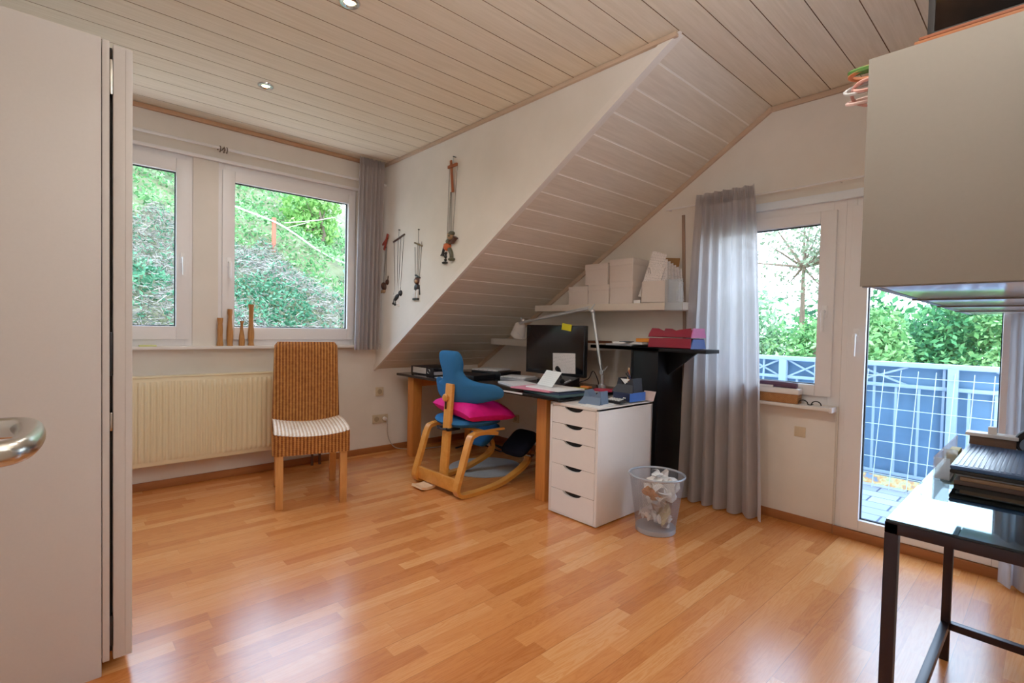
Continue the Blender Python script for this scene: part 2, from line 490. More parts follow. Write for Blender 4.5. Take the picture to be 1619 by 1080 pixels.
# ------------------------------------------------------------------ windows and balcony door
def ring(mb, P, a0, a1, z0, z1, i0, i1, j0, j1, d0, d1, bev=.003, mi=0):
    for (p, q, r, s_) in ((a0, i0, z0, z1), (i1, a1, z0, z1), (i0, i1, z0, j0), (i0, i1, j1, z1)):
        A = P(p, d0, r); B = P(q, d1, s_); mb.box(A[0], B[0], A[1], B[1], A[2], B[2], bev, mi)
    return mb
def window(name, P, fr, sash, gl, handle, hdir=1):
    root = sthing(name, P((fr[0] + fr[1]) / 2, 0, fr[2]))
    m = MB(); ring(m, P, fr[0], fr[1], fr[2], fr[3], sash[0] + .02, sash[1] - .02, sash[2] + .02, sash[3] - .02, .008, .075)
    part('window_frame', m, white_pvc, root)
    m = MB(); ring(m, P, sash[0], sash[1], sash[2], sash[3], gl[0], gl[1], gl[2], gl[3], -.014, .05, .005)
    sh = part('sash', m, white_pvc, root)
    m = MB(); ring(m, P, gl[0] - .002, gl[1] + .002, gl[2] - .002, gl[3] + .002, gl[0] + .006, gl[1] - .006, gl[2] + .006, gl[3] - .006, .012, .03, 0)
    part('seal', m, seal_m, sh)
    m = MB(); m.quad(P(gl[0], .022, gl[2]), P(gl[1], .022, gl[2]), P(gl[1], .022, gl[3]), P(gl[0], .022, gl[3]))
    part('pane', m, glass, sh)
    ha, hz = handle; m = MB()
    A = P(ha - .014, -.022, hz - .035); B = P(ha + .014, -.013, hz + .035); m.box(A[0], B[0], A[1], B[1], A[2], B[2], .003)
    m.tube([P(ha, -.018, hz), P(ha, -.05, hz), P(ha, -.055, hz - .012), P(ha, -.052, hz - .12)], [.009, .009, .010, .008], 8)
    part('handle', m, M('white_handle', 'f1eff0', .3), root)
    return root
Pb = lambda a, d, z: (a, d, z)
Pg = lambda a, d, z: (d, a, z)
window('window_1', Pb, (W1[0], W1[1], *WZ), (-3.58, -2.656, 1.03, 2.285), (-3.49, -2.731, 1.123, 2.193), (-2.693, 1.60))
window('window_2', Pb, (W2[0], W2[1], *WZ), (-2.446, -1.425, 1.03, 2.275), (-2.364, -1.486, 1.123, 2.197), (-2.404, 1.60))
window('window_3', Pg, (GW[0], GW[1], GW[2], GW[3]), (-3.287, -2.48, .796, 1.893), (-3.203, -2.56, .862, 1.822), (-3.243, 1.30))
window('door_2', Pg, (GD[0], GD[1], GD[2], GD[3]), (-4.085, -3.362, .055, 1.9), (-4.0, -3.45, .117, 1.83), (-3.404, 1.165))
struct('trim_7', MB().box(-.02, .03, -4.1, GW[1], 1.945, 1.995, .004), M('shutter_box_white', 'e6edf5', .35, var=.02))
struct('trim_8', MB().box(XL, -1.40, -.03, .0, 2.318, 2.342, .004), white_pvc)
# window sills
struct('trim_9', MB().box(XL, XK - .035, -.075, .01, .962, .983, .004), sill_m)
gs = MB().box(-.10, .0, GW[0] + .008, -2.40, .722, .742, .003); struct('trim_10', gs, sill_m)
struct('trim_11', MB().box(-.11, -.02, -3.325, -3.31, .716, .746, .002), white_pvc)
# lower wall panel below the gable window, a touch proud
struct('wall_below_window', MB().box(-.012, .002, -3.322, -2.40, .055, .722, .002), W_wall)

# curtain rails
m = MB()
m.tube([(XL + .05, -.07, 2.405), (-2.468, -.07, 2.405)], .011, 10)
r1 = thing('curtain_rail', 'long white round curtain rail above the left windows with bare hooks', 'curtain rail', (-2.5, -.07, 2.405))
m.tube([(-2.44, -.07, 2.405), (-1.16, -.07, 2.405)], .011, 10)
part('rod', m, white_lac, r1)
for hx in (-2.478, -2.452, -2.435):
    hk = MB().tube(cr([(hx, -.07, 2.418), (hx, -.09, 2.40), (hx, -.075, 2.375), (hx, -.055, 2.385)], 4), .0035, 6)
    hk.tube([(hx, 0, 2.41), (hx, -.07, 2.41)], .005, 6)
    part('hook', hk, M('hook_metal', '6a5a4a', .4, .5), r1)
m = MB().tube([(-.045, -2.20, 2.05), (-.045, -4.28, 2.05)], .006, 8)
r2 = thing('curtain_rod', 'thin white curtain rod above the gable window and balcony door', 'curtain rod', (-.045, -3.2, 2.05))
part('rod', m, white_lac, r2)
for yy in (-2.215, -3.3, -4.26): part('bracket', MB().tube([(0, yy, 2.05), (-.045, yy, 2.05)], .005, 6), white_lac, r2)

# ------------------------------------------------------------------ curtains
cur_m = cloth_mat('grey_curtain', 'c8c2c2', .6, .02)
cur_l = cloth_mat('grey_curtain_left', 'c2bab9', .55, .03)
cur_w = cloth_mat('pale_curtain', 'd0d0d6', .5, .06)
def curtain(name, label, top, bot, zt, zb, plane, d0, amp, nf, mat, seed, group, ztf=None, hem=.0, vary=.5):
    """top/bot = (a0,a1) extents along the wall; plane 'x' hangs on the gable, 'y' on the back wall"""
    rg = random.Random(seed); ph = [rg.uniform(0, 6.28) for _ in range(4)]
    def fn(u, v):
        z = zt + (zb - zt) * v
        e = v ** .7
        a = (top[0] + (bot[0] - top[0]) * e) + u * ((top[1] - top[0]) * (1 - e) + (bot[1] - bot[0]) * e)
        w = math.sin(2 * PI * nf * u + ph[0] + .5 * math.sin(2 * PI * u * 1.7 + ph[1]) + .25 * v)
        w += .45 * vary * math.sin(2 * PI * nf * 2.3 * u + ph[2]) * (1 - v * .8)
        d = d0 - amp * w * (.5 + .65 * min(1, v * 1.5))
        a += .35 * amp * math.cos(2 * PI * nf * u * 1.0 + ph[3]) * v
        if v > .985: d -= .004
        return (d, a, z) if plane == 'x' else (a, d, z)
    mb = MB().grid(fn, nf * 16, 26)
    # gathered header tape
    hd = MB().grid(lambda u, v: (lambda p: (p[0], p[1], p[2]))(tuple(
        (q if i != (0 if plane == 'x' else 1) else q - .004 * math.sin(u * nf * 60)) + (0 if i != 2 else .018 * (1 - v) - .0)
        for i, q in enumerate(fn(u, v * .03)))), nf * 16, 2)
    pt = fn(.5, 1)
    r = thing(name, label, 'curtain', (pt[0], pt[1], zb), group=group)
    part('fabric', mb, mat, r); part('gathered_header', hd, mat, r)
    return r
curtain('curtain', 'short grey curtain beside the left window at the corner of marionette wall', (-1.445, -1.213), (-1.475, -1.242), 2.57, .945, 'y', -.12, .022, 6, cur_l, 3, None)
curtain('curtain', 'long grey floor-length curtain between black pedestal and gable window', (-2.875, -2.495), (-2.99, -2.43), 2.07, .012, 'x', -.15, .034, 6, cur_m, 8, None)
curtain('curtain', 'pale curtain right of the balcony door behind the glass table', (-4.22, -4.03), (-4.25, -4.035), 2.06, .012, 'x', -.10, .026, 4, cur_w, 5, None)
# brown lath beside curtain
solo('wooden_lath', MB().obox((-.007, -2.345, 1.36), (.012, .022, 1.29), (math.radians(-2.5), 0, 0), .002), wood('lath_wood', '8a6f5c', 'a98d78', 2, 10),
     'narrow brown wooden lath upright on the gable wall left of the long grey curtain', 'lath')

# ------------------------------------------------------------------ radiator
rad = thing('radiator', 'cream ribbed panel radiator under the left windows', 'radiator', (-2.6, -.09, .16))
RX0, RX1 = -3.75, -1.705
def rfn(u, v):
    x = RX0 + .03 + u * (RX1 - RX0 - .06); z = .215 + v * .535
    e = min(1, v / .04, (1 - v) / .04)
    w = .5 + .5 * math.cos(2 * PI * (x / .0335)); w = max(0, min(1, (w - .25) / .5))
    return (x, -.123 - .010 * w * e, z)
cream = M('cream_enamel', 'e6d8b4', .35, var=.03)
part('ribbed_panel', MB().grid(rfn, 60 * 8, 24), cream, rad)
b = MB().box(RX0, RX1, -.122, -.045, .185, .782, .006); part('panel', b, cream, rad)
part('top_grille', MB().box(RX0 - .004, RX1 + .004, -.126, -.04, .776, .786, .003), cream, rad)
v = MB().tube([(RX1, -.07, .74), (RX1 + .035, -.07, .74)], .012, 10); v.tube([(RX1 + .03, -.07, .757), (RX1 + .045, -.07, .757)], .018, 12); v.tube([(RX1 + .045, -.07, .757), (RX1 + .12, -.07, .757)], [.026, .024], 14)
part('thermostat', v, white_lac, rad)
for px in (-1.80, -1.738): part('pipe', MB().tube([(px, -.08, .19), (px, -.08, 0)], .011, 10), M('pipe_brown', '5a3a2c', .5), rad)
# bracket blocks behind so the panel touches the wall
for ax in (-3.38, -1.93): part('wall_bracket', MB().box(ax - .02, ax + .02, -.046, -.001, .3, .7), cream, rad)

# ------------------------------------------------------------------ sockets and switches
beige = M('beige_plastic', 'c9b89a', .4, var=.03)
beige2 = M('beige_plastic_dark', 'a8977b', .45)
def plate(name, label, cat, P, a, z, w, h, kind):
    r = thing(name, label, cat, P(a, 0, z - h / 2))
    A = P(a - w/2, 0, z - h/2); B = P(a + w/2, -.011, z + h/2)
    part('cover_plate', MB().box(A[0], B[0], A[1], B[1], A[2], B[2], .003), beige, r)
    if kind == 'rocker':
        A = P(a - w*.32, -.010, z - h*.32); B = P(a + w*.32, -.016, z + h*.32)
        part('rocker', MB().box(A[0], B[0], A[1], B[1], A[2], B[2], .003), beige, r)
    else:
        for c in ([a] if kind != 'double' else [a - w/4, a + w/4]):
            q = MB(); pts = [P(c + .021 * math.cos(t*PI/8), -.0115, z + .021 * math.sin(t*PI/8)) for t in range(16)]
            q.tube(pts, .0025, 6, closed=True)
            q.prism([P(c + .019 * math.cos(t*PI/8), -.0118, z + .019 * math.sin(t*PI/8)) for t in range(16)], Vector(P(0, -.001, 0)))
            q2 = q
            part('socket_hole', q2, beige2, r)
    return r
plate('antenna_socket', 'single beige aerial socket on the wall below the sloping ceiling tip', 'socket', Pb, -1.165, .555, .075, .078, 'single')
plate('double_socket', 'beige double power socket low on the wall with a white plug', 'socket', Pb, -1.155, .304, .15, .078, 'double')
plate('wall_socket', 'beige wall socket behind the blue rocking kneeling chair', 'socket', Pg, -.60, .27, .078, .078, 'single')
plate('light_switch', 'square beige light switch below the gable window sill', 'switch', Pg, -3.135, .568, .098, .098, 'rocker')
pl = thing('power_plug', 'white power plug and lead in the double socket at the back wall', 'plug', (-1.115, -.012, .30))
part('plug', MB().tube([(-1.118, -.0125, .304), (-1.118, -.045, .304)], [.019, .015], 12), white_lac, pl)
part('lead', MB().tube(cr([(-1.118, -.043, .302), (-1.112, -.06, .27), (-1.10, -.05, .16), (-1.06, -.045, .07), (-1.0, -.05, .02), (-.9, -.1, .006), (-.8, -.16, .006), (-.6, -.2, .006)], 6), .0035, 6), M('grey_lead', 'b0a79c', .5), pl)

# ------------------------------------------------------------------ ceiling lights
bulb = emis('warm_bulb', 'ffe2a8', 14)
def downlight(x, y, label):
    r = thing('ceiling_light', label, 'ceiling light', (x, y, H - .012), group='recessed ceiling spotlights')
    part('ring', MB().lathe([(.026, -.004), (.03, -.010), (.042, -.008), (.046, -.001), (.046, .004)], (x, y, H), 28, cap=False), chrome, r)
    part('bulb', MB().lathe([(.002, -.004), (.018, -.004), (.027, .002), (.027, .006)], (x, y, H - .001), 24), bulb, r)
    return r
downlight(-2.411, -.873, 'small round recessed spotlight in the ceiling nearest the left window')
downlight(-2.391, -1.99, 'small round recessed spotlight at the upper edge of the ceiling')

# ------------------------------------------------------------------ wardrobe at left
wy = -2.115
wd = thing('wardrobe', 'tall plain white wardrobe at the left edge of the room', 'wardrobe', (-3.57, -1.6, 0))
part('side_panel', MB().box(XL + .02, -3.258, wy, wy + .02, 0, 2.047, .002), ward_m, wd)
part('front_rail', MB().box(-3.256, -3.2375, wy + .0, wy + .85, .045, 2.044, .002), ward_m, wd)
part('carcass', MB().box(XL + .02, -3.262, wy + .02, wy + .87, .06, 2.04, .002), ward_m, wd)
part('back_side_panel', MB().box(XL + .02, -3.26, wy + .87, wy + .89, 0, 2.047, .002), ward_m, wd)
dd = part('door', MB().box(-3.228, -3.178, wy + .003, wy + .88, .043, 2.038, .003), ward_m, wd)
part('door_seam', MB().box(-3.197, -3.1962, wy + .0022, wy + .0035, .05, 2.03), M('seam_grey', 'a89f98', .6), dd)
part('gap_shadow', MB().box(-3.2372, -3.229, wy + .03, wy + .86, .06, 2.035), M('gap_black', '1a1512', .7), wd)
for z0, z1 in ((.09, .19), (.8, .86), (.98, 1.12), (1.88, 1.99)):
    part('hinge', MB().box(-3.2368, -3.229, wy + .004, wy + .03, z0, z1, .002), dsteel if z0 in (.09, .98) else steel, wd)

# room door leaf just left of the frame, its steel handle reaches in
dr = sthing('door_1', (-3.47, -3.8, 0))
part('door_leaf', MB().box(-3.50, -3.46, YR + .02, -3.32, .01, 2.01, .003), white_lac, dr)
hz = 1.037
hp = cr([(-3.462, -3.525, hz), (-3.43, -3.525, hz), (-3.405, -3.515, hz), (-3.396, -3.47, hz), (-3.395, -3.42, hz), (-3.40, -3.385, hz), (-3.42, -3.372, hz), (-3.462, -3.372, hz)], 6)
hh = part('door_handle', MB().tube(hp, .0122, 18), steel, dr)
part('rose', MB().lathe([(.026, 0), (.026, .006), (.022, .008)], (-3.462, -3.525, hz), 24, rot=Matrix.Rotation(PI/2, 4, 'Y')), steel, hh)

# ------------------------------------------------------------------ rattan chair
wick = wicker('rattan_weave', '733b13', 'c98a42', px=.0209)
wickl = wicker('rattan_weave_light', 'c5a586', 'fff6ea', px=.0213)
lw = wood('chair_leg_wood', 'b97a3c', 'd69a58', 2, 12)
ch = thing('dining_chair', 'high-backed woven rattan dining chair with pale seat by the radiator', 'chair', (-2.083, -.757, 0), math.radians(-16))
for sx in (-1, 1):
    part('leg', MB().box(sx*.19 - .022, sx*.19 + .022, -.262, -.218, 0, .40, .003), lw, ch, local=True)
    rl = MB().prism([(sx*.185 - .022, .21, .42), (sx*.185 + .022, .21, .42), (sx*.185 + .022, .255, .42), (sx*.185 - .022, .255, .42)], (0, .035, -.42))
    part('leg', rl, lw, ch, local=True)
NR = 21
def rib(t): return .5 + .5 * math.cos(2 * PI * NR * t)
def apron(u, v):
    L = [(-.222, .25), (-.226, -.25), (-.21, -.272), (.21, -.272), (.226, -.25), (.222, .25)]
    seglen = [((L[i+1][0]-L[i][0])**2 + (L[i+1][1]-L[i][1])**2) ** .5 for i in range(5)]; T = sum(seglen); d = u * T
    for i in range(5):
        if d <= seglen[i] or i == 4:
            f = d / seglen[i]; p = (L[i][0] + (L[i+1][0]-L[i][0])*f, L[i][1] + (L[i+1][1]-L[i][1])*f)
            tx, ty = (L[i+1][0]-L[i][0])/seglen[i], (L[i+1][1]-L[i][1])/seglen[i]; break
        d -= seglen[i]
    k = .005 * (.5 + .5 * math.cos(2*PI*u*T/.0215))
    zt = .452 + .022 * (abs(p[0]) / .226) ** 2
    return (p[0] + ty * k, p[1] - tx * k, .338 + v * (zt - .338))
ap = MB().grid(apron, 420, 6); part('seat_apron', ap, wick, ch, local=True)
def seat(u, v):
    x = -.224 + .448 * u; y = -.27 + .52 * v
    e = min(1, v / .06); z = .452 + .03 * (abs(x) / .226) ** 2 - .012 * (1 - e) ** 2 + .010 * math.sin(PI * v)
    return (x, y, z + .005 * rib(u) + .006)
st = MB().grid(seat, 210, 14); st.box(-.215, .215, -.255, .245, .35, .44)
part('seat', st, wickl, ch, 'pale cream woven seat top', local=True)
def backf(sgn):
    def fn(u, v):
        w = .228 + (.212 - .228) * v; a = -1 + 2 * u
        z = .40 + .628 * v; zz = z
        if v > .95: w -= .02 * ((v - .95) / .05) ** 2
        y = .235 + .05 * v + .012 * (1 - a * a) * .0
        th = .026 * min(1, (1 - abs(a)) / .05 + .25) * min(1, (1 - v) / .03 + .3)
        return (a * w, y + sgn * (th + .0045 * rib(u)), zz)
    return fn
bk = MB().grid(backf(-1), 210, 24).grid(backf(1), 210, 24)
def edge(a):
    return lambda u, v: tuple(Vector(backf(-1)(a, v)).lerp(Vector(backf(1)(a, v)), u))
bk.grid(edge(0), 2, 24).grid(edge(1), 2, 24)
bk.grid(lambda u, v: tuple(Vector(backf(-1)(u, 1)).lerp(Vector(backf(1)(u, 1)), v)), 210, 2)
part('backrest', bk, wick, ch, local=True)

# ------------------------------------------------------------------ rocking kneeling chair
beech = wood('bent_beech', 'c77f2c', 'e09c46', 0, 10, .38)
blue = M('blue_wool', '2f6497', .9, spec=.1, var=.18, scale=220, bump=.25)
navy = M('navy_wool', '1f2c44', .9, spec=.1, var=.2, scale=220, bump=.2)
pink = M('magenta_velvet', 'd8117c', .75, spec=.2, var=.18, scale=25)
kang = math.radians(1)
kc = thing('kneeling_chair', 'rocking kneeling chair with bent beech runners and blue back at the desk', 'chair', (-1.378, -1.235, 0), kang)
KP = [(.36, .405), (.22, .425), (.14, .418), (.10, .385), (.045, .22), (.0, .085), (.002, .045), (.03, .020), (.10, .0145), (.25, .0145), (.42, .028), (.58, .072), (.68, .115), (.715, .155), (.712, .205), (.68, .25), (.62, .27)]
for sy in (-1, 1):
    pts = cr([(u, sy * (.252 - .065 * max(0, u - .1)), z) for u, z in KP], 7)
    part('runner', MB().strip(pts, (0, 1, 0), .054, .025), beech, kc, local=True)
part('cross_bar', MB().box(.008, .03, -.226, .226, .035, .125, .004), beech, kc, local=True)
part('rear_stop', MB().strip(cr([(-.085, .10, .022), (-.04, .10, .012), (.03, .10, .018)], 5), (0, 1, 0), .13, .016), wood('pale_beech', 'e0b88a', 'f0d0a8', 1), kc, local=True)
post = part('back_post', MB().obox((.078, -.025, .41), (.026, .080, .69), (0, math.radians(4), 0), .006), beech, kc, local=True)
part('knob', MB().lathe([(.008, 0), (.026, .004), (.028, .014), (.022, .022), (.01, .024)], (.082, -.008, .655), 20, rot=Matrix.Rotation(-PI/2, 4, 'Y')), beech, post, local=True)
part('slot', MB().box(.064, .0752, -.018, -.010, .575, .628), M('slot_dark', '3a1d0a', .8), post, local=True)
part('seat_clamp', MB().tube(cr([(.05, -.06, .44), (.045, -.02, .435), (.045, .02, .437), (.05, .05, .445)], 4), .009, 8).box(.05, .16, -.075, -.05, .425, .445, .004).box(.05, .16, .03, .055, .425, .445, .004), dsteel, kc, local=True)
ol = [(.125, .96), (.10, .985), (-.06, .99), (-.105, .975), (-.118, .92), (-.108, .85), (-.15, .80), (-.24, .775), (-.33, .765), (-.375, .73), (-.365, .68), (-.30, .650), (-.16, .615), (0, .60), (.15, .612), (.28, .642), (.335, .68), (.35, .73), (.325, .765), (.27, .762), (.20, .752), (.118, .785), (.094, .84), (.105, .91)]
ol = [(p.x, p.y) for p in cr([(a, b, 0) for a, b in ol], 5, True)]
part('backrest', MB().polar(ol, lambda a, b: .15 + 1.05 * a * a - .17 * (b - .7), .075, 5, 9, (0, .72)), blue, kc, local=True)
def sup(a, b, n=48, p=3.2):
    o = []
    for i in range(n):
        t = 2*PI*i/n; c, s_ = math.cos(t), math.sin(t)
        o.append((a * math.copysign(abs(c) ** (2/p), c), b * math.copysign(abs(s_) ** (2/p), s_)))
    return o
so = [(x + .285, y) for x, y in sup(.20, .235)]
part('seat', MB().polar(so, lambda a, b: .468 + .02 * (b / .235) ** 2, .062, 7, 8, (.285, 0), lambda a, b, d: (a, b, d)), [blue], kc, local=True)
part('seat_support', MB().box(.14, .42, -.262, -.238, .425, .440, .003).box(.14, .42, .238, .262, .425, .440, .003).box(.2, .24, -.25, .25, .425, .442, .004), beech, kc, local=True)
def pad(cy, mat, lab):
    mm = Matrix.Translation((.635, cy, .275)) @ Matrix.Rotation(math.radians(-38), 4, 'Y')
    q = MB().polar(sup(.125, .125, 40, 4.5), lambda a, b: .02, .06, 8, 6, (0, 0), lambda a, b, d: (a, b, d)); q.xf(mm)
    part('knee_pad', q, mat, kc, lab, local=True)
pad(-.215, M('black_navy_wool', '11131f', .9, spec=.1, var=.2, scale=200), 'dark navy knee pad')
pad(.215, blue, None)
part('pad_bolt', MB().tube([(.70, -.27, .19), (.70, -.20, .19)], .014, 10).tube([(.70, -.215, .19), (.66, -.215, .255)], .012, 8), steel, kc, local=True)
part('pad_bolt', MB().tube([(.70, .2, .19), (.70, .27, .19)], .014, 10).tube([(.70, .215, .19), (.66, .215, .255)], .012, 8), steel, kc, local=True)
# magenta cushion
def cush(sg):
    def fn(u, v):
        a = -1 + 2*u; b = -1 + 2*v
        px = a * (.215 - .02 * (1 - b*b)) ; py = b * (.245 - .022 * (1 - a*a))
        h = .070 * (max(0, 1 - a**4) * max(0, 1 - b**4)) ** .5
        drop = -.028 * max(0, b * -1) ** 2 - .02 * max(0, a) ** 2 + .02 * max(0, b) ** 2
        wr = .006 * math.sin(7*a + 3*b) * (1 - a*a) * (1 - b*b)
        return (px, py, .063 + drop + sg * h + wr)
    return fn
cu = MB().grid(cush(1), 24, 24).grid(cush(-1), 24, 24)
cu.xf(Matrix.Translation((-1.075, -1.275, .506)) @ Matrix.Rotation(kang - .05, 4, 'Z') @ Matrix.Rotation(math.radians(2), 4, 'Y'))
solo('cushion', cu, pink, 'magenta velvet cushion squashed on the seat of the blue kneeling chair', 'cushion')
# grey mat
def matf(t): return [(-.74 + .33 * math.cos(a) * (1 if math.cos(a) > 0 else .85), -1.0 + .29 * math.sin(a)) for a in [2*PI*i/40 for i in range(40)]]
solo('floor_mat', MB().prism([(x, y, .001) for x, y in matf(0)], (0, 0, .006)), M('grey_felt', 'a9a9a6', .9, var=.12, scale=90), 'pale grey rounded mat on the floor under the kneeling chair', 'mat')

# ------------------------------------------------------------------ desk
dwood = wood('desk_timber', 'a9642a', 'd0873f', 2, 10)
dwoodx = wood('desk_timber_x', 'a9642a', 'd0873f', 0, 10)
DZ = .732
dk = thing('desk', 'long black-topped desk on square timber legs under the sloping ceiling', 'desk', (-.65, -1.1, 0))
part('desktop', MB().box(-1.065, -.22, -2.10, -.13, DZ - .022, DZ, .004), blackgl, dk)
part('edge_strip', MB().box(-1.068, -1.064, -1.78, -1.36, DZ - .012, DZ - .002), M('edge_white', 'd9d9dc', .3), dk)
for lx, ly in ((-.975, -.30), (-.33, -.30), (-.90, -1.845), (-.33, -1.845)):
    part('leg', MB().box(lx - .045, lx + .045, ly - .045, ly + .045, 0, DZ - .022, .004), dwood, dk)
for ly in (-.30, -1.845): part('apron', MB().box(-.93, -.375, ly - .03, ly + .03, DZ - .11, DZ - .022, .003), dwoodx, dk)
part('apron', MB().box(-.36, -.30, -1.80, -.345, DZ - .11, DZ - .022, .003), dwood, dk)
part('cable', MB().tube(cr([(-.90, -.26, .70), (-.895, -.25, .5), (-.90, -.245, .3), (-.93, -.24, .05), (-.95, -.2, .008), (-.8, -.1, .006)], 6), .004, 6), black, dk)
# steel cable coils / heap under desk
solo('cable_heap', MB().tube(cr([(-.55, -.35, .012), (-.4, -.5, .06), (-.3, -.7, .012), (-.42, -.85, .1), (-.5, -.6, .13), (-.3, -.45, .08), (-.25, -.8, .012), (-.15, -1.0, .012)], 8), .007, 6),
     black, 'black tangled cables on the floor under the desk', 'cable')

# ------------------------------------------------------------------ drawer unit
dw = M('drawer_white', 'e4dfdc', .35, var=.02)
du = thing('drawer_unit', 'white five-drawer cabinet standing at the right end of the desk', 'drawer unit', (-.755, -2.2, 0))
X0, X1, Y0, Y1 = -1.04, -.47, -2.395, -2.015
cb = MB().box(X0, X1, Y0, Y0 + .018, .008, .70, .002).box(X0, X1, Y1 - .018, Y1, .008, .70, .002)
cb.box(X0, X1, Y0, Y1, .685, .703, .002).box(X1 - .01, X1, Y0, Y1, .01, .69).box(X0 + .002, X1, Y0 + .018, Y1 - .018, .008, .018)
part('carcass', cb, dw, du)
for z0, z1 in ((.578, .682), (.474, .575), (.322, .471), (.164, .319), (.020, .161)):
    m = MB(); ya, yb = Y0 + .02, Y1 - .02; yc = (ya + yb) / 2; hw = .075; dp = .026
    top = [(X0, ya, z0), (X0, yb, z0), (X0, yb, z1), (X0, yc + hw, z1)]
    for i in range(1, 9):
        t = i / 9; top.append((X0, yc + hw - 2 * hw * t, z1 - dp * math.sin(PI * t) ** .55))
    top += [(X0, yc - hw, z1), (X0, ya, z1)]
    m.prism(top, (.016, 0, 0)); d = part('drawer', m, dw, du)
    part('pull_opening', MB().box(X0 + .016, X0 + .03, yc - hw - .005, yc + hw + .005, z1 - .035, z1 - .001), M('drawer_dark', '0c0c10', .8), d)
    part('drawer_box', MB().box(X0 + .03, X1 - .03, ya + .01, yb - .01, z0 + .01, z1 - .04), dw, d)

# ------------------------------------------------------------------ waste bin
bx, by = -.775, -2.625
wb_ = thing('waste_bin', 'silver wire-mesh waste bin full of paper beside the drawer unit', 'waste bin', (bx, by, 0))
wire = mesh_wire('bin_mesh', 'a7abb5'); binm = M('bin_grey', 'aab0bb', .4, .4)
part('mesh_wall', MB().lathe([(.112, .025), (.155, .325)], (bx, by, 0), 48, cap=False), wire, wb_)
part('rim', MB().tube([(bx + .156*math.cos(2*PI*i/48), by + .156*math.sin(2*PI*i/48), .328) for i in range(48)], .0065, 8, True), binm, wb_)
part('bin_base', MB().lathe([(.110, 0), (.114, .004), (.114, .028), (.111, .03)], (bx, by, 0), 40), binm, wb_)
paper = M('white_paper', 'efeff0', .8, var=.04); paper2 = M('grey_paper', 'bcbcc4', .8, var=.08); opaper = M('orange_paper', 'd79a58', .8); cardm = M('buff_card', 'd9cfae', .7)
def crumple(c, r, seed, mat, lab, name='paper_scrap', grp=None, flat=.0):
    rg = random.Random(seed); mb = MB(); n = 7
    ax = Vector((rg.gauss(0, 1), rg.gauss(0, 1), rg.gauss(0, 1))).normalized(); u = ax.orthogonal().normalized(); w = ax.cross(u)
    hs = [[rg.uniform(-1, 1) * r * (.45 if not flat else flat) for _ in range(n + 1)] for _ in range(n + 1)]
    def fn(a, b):
        i, j = int(round(a * n)), int(round(b * n)); p = Vector(c) + u * (a - .5) * r * 1.7 + w * (b - .5) * r * 1.5 + ax * hs[i][j]
        k = math.hypot(p.x - bx, p.y - by); lim = .105 + .043 * max(0, min(1, (p.z - .03) / .3)) - .008
        if k > lim and abs(c[0] - bx) < .2: p.x = bx + (p.x - bx) * lim / k; p.y = by + (p.y - by) * lim / k
        p.z = max(p.z, .034); return p
    mb.grid(fn, n, n, sm=False)
    return solo(name, mb, mat, lab, 'paper', grp)
for i, (c, r) in enumerate([((bx - .03, by - .02, .24), .09), ((bx + .02, by - .06, .26), .09), ((bx - .06, by + .0, .10), .07), ((bx + .0, by - .06, .10), .075), ((bx + .05, by + .03, .08), .07), ((bx + .02, by + .05, .2), .09), ((bx - .01, by - .02, .30), .06)]):
    crumple(c, r, 20 + i, paper, 'crumpled white paper scrap inside the silver mesh waste bin', grp='crumpled white papers in the bin')
crumple((bx - .075, by - .015, .23), .06, 50, opaper, 'torn orange envelope piece inside the mesh waste bin', flat=.15)
crumple((bx - .07, by - .02, .15), .07, 51, paper2, 'crumpled grey paper inside the middle of the mesh waste bin')
crumple((bx - .03, by - .075, .12), .06, 52, cardm, 'buff cardboard strip pressed against the mesh of the bin', flat=.08)

# ------------------------------------------------------------------ black pedestal with high counter
pd = thing('pedestal_counter', 'black pedestal with wide black counter board against the gable wall', 'counter', (-.2, -2.25, 0))
part('pedestal', MB().box(-.36, -.03, -2.36, -2.165, 0, 1.026, .004), blackw, pd)
part('counter_board', MB().box(-.385, -.20, -2.705, -1.80, 1.026, 1.050, .003).box(-.385, -.03, -2.38, -1.80, 1.026, 1.050, .003), blackw, pd)
part('bracket', MB().prism([(-.23, -2.36, 1.026), (-.23, -2.575, 1.026), (-.23, -2.56, 1.015), (-.23, -2.36, .86)], (.02, 0, 0)), blackw, pd)
part('bracket', MB().box(-.36, -.34, -2.165, -2.145, .73, 1.026), blackw, pd)

# ------------------------------------------------------------------ wall shelves
def shelf(label, y0, y1, z0, z1, tint):
    return solo('wall_shelf', MB().box(-.245, -.001, y0, y1, z0, z1, .003), tint, label, 'shelf')
shm = M('shelf_white', 'dcd1c4', .5, var=.03)
shelf('thick white floating shelf holding the white cardboard boxes', -2.465, -1.065, 1.310, 1.362, shm)
shelf('lower white floating shelf behind the monitor under the slope', -1.76, -.475, 1.0, 1.055, shm)

# white boxes on the shelf
boxm = M('white_card', 'ddd2cb', .7, var=.03)
def lidbox(label, y0, y1, z0, h, x0=-.225, x1=-.03):
    r = thing('storage_box', label, 'box', ((x0 + x1)/2, (y0 + y1)/2, z0), group=None)
    part('box_body', MB().box(x0 + .003, x1, min(y0, y1) + .003, max(y0, y1) - .003, z0, z0 + h - .004, .002), boxm, r)
    part('lid', MB().box(x0, x1 + .001, min(y0, y1), max(y0, y1), z0 + h - .045, z0 + h, .002), boxm, r)
    return r
SZ = 1.363
lidbox('white lidded cardboard box at the far left of the lower row', -1.632, -1.43, SZ, .145)
lidbox('white lidded cardboard box in the middle of the lower row', -1.838, -1.636, SZ, .15)
lidbox('white lidded cardboard box at the right end of the lower row', -2.052, -1.842, SZ, .165, x1=-.02)
lidbox('white lidded cardboard box in the upper row on the left', -1.822, -1.598, SZ + .1505, .165)
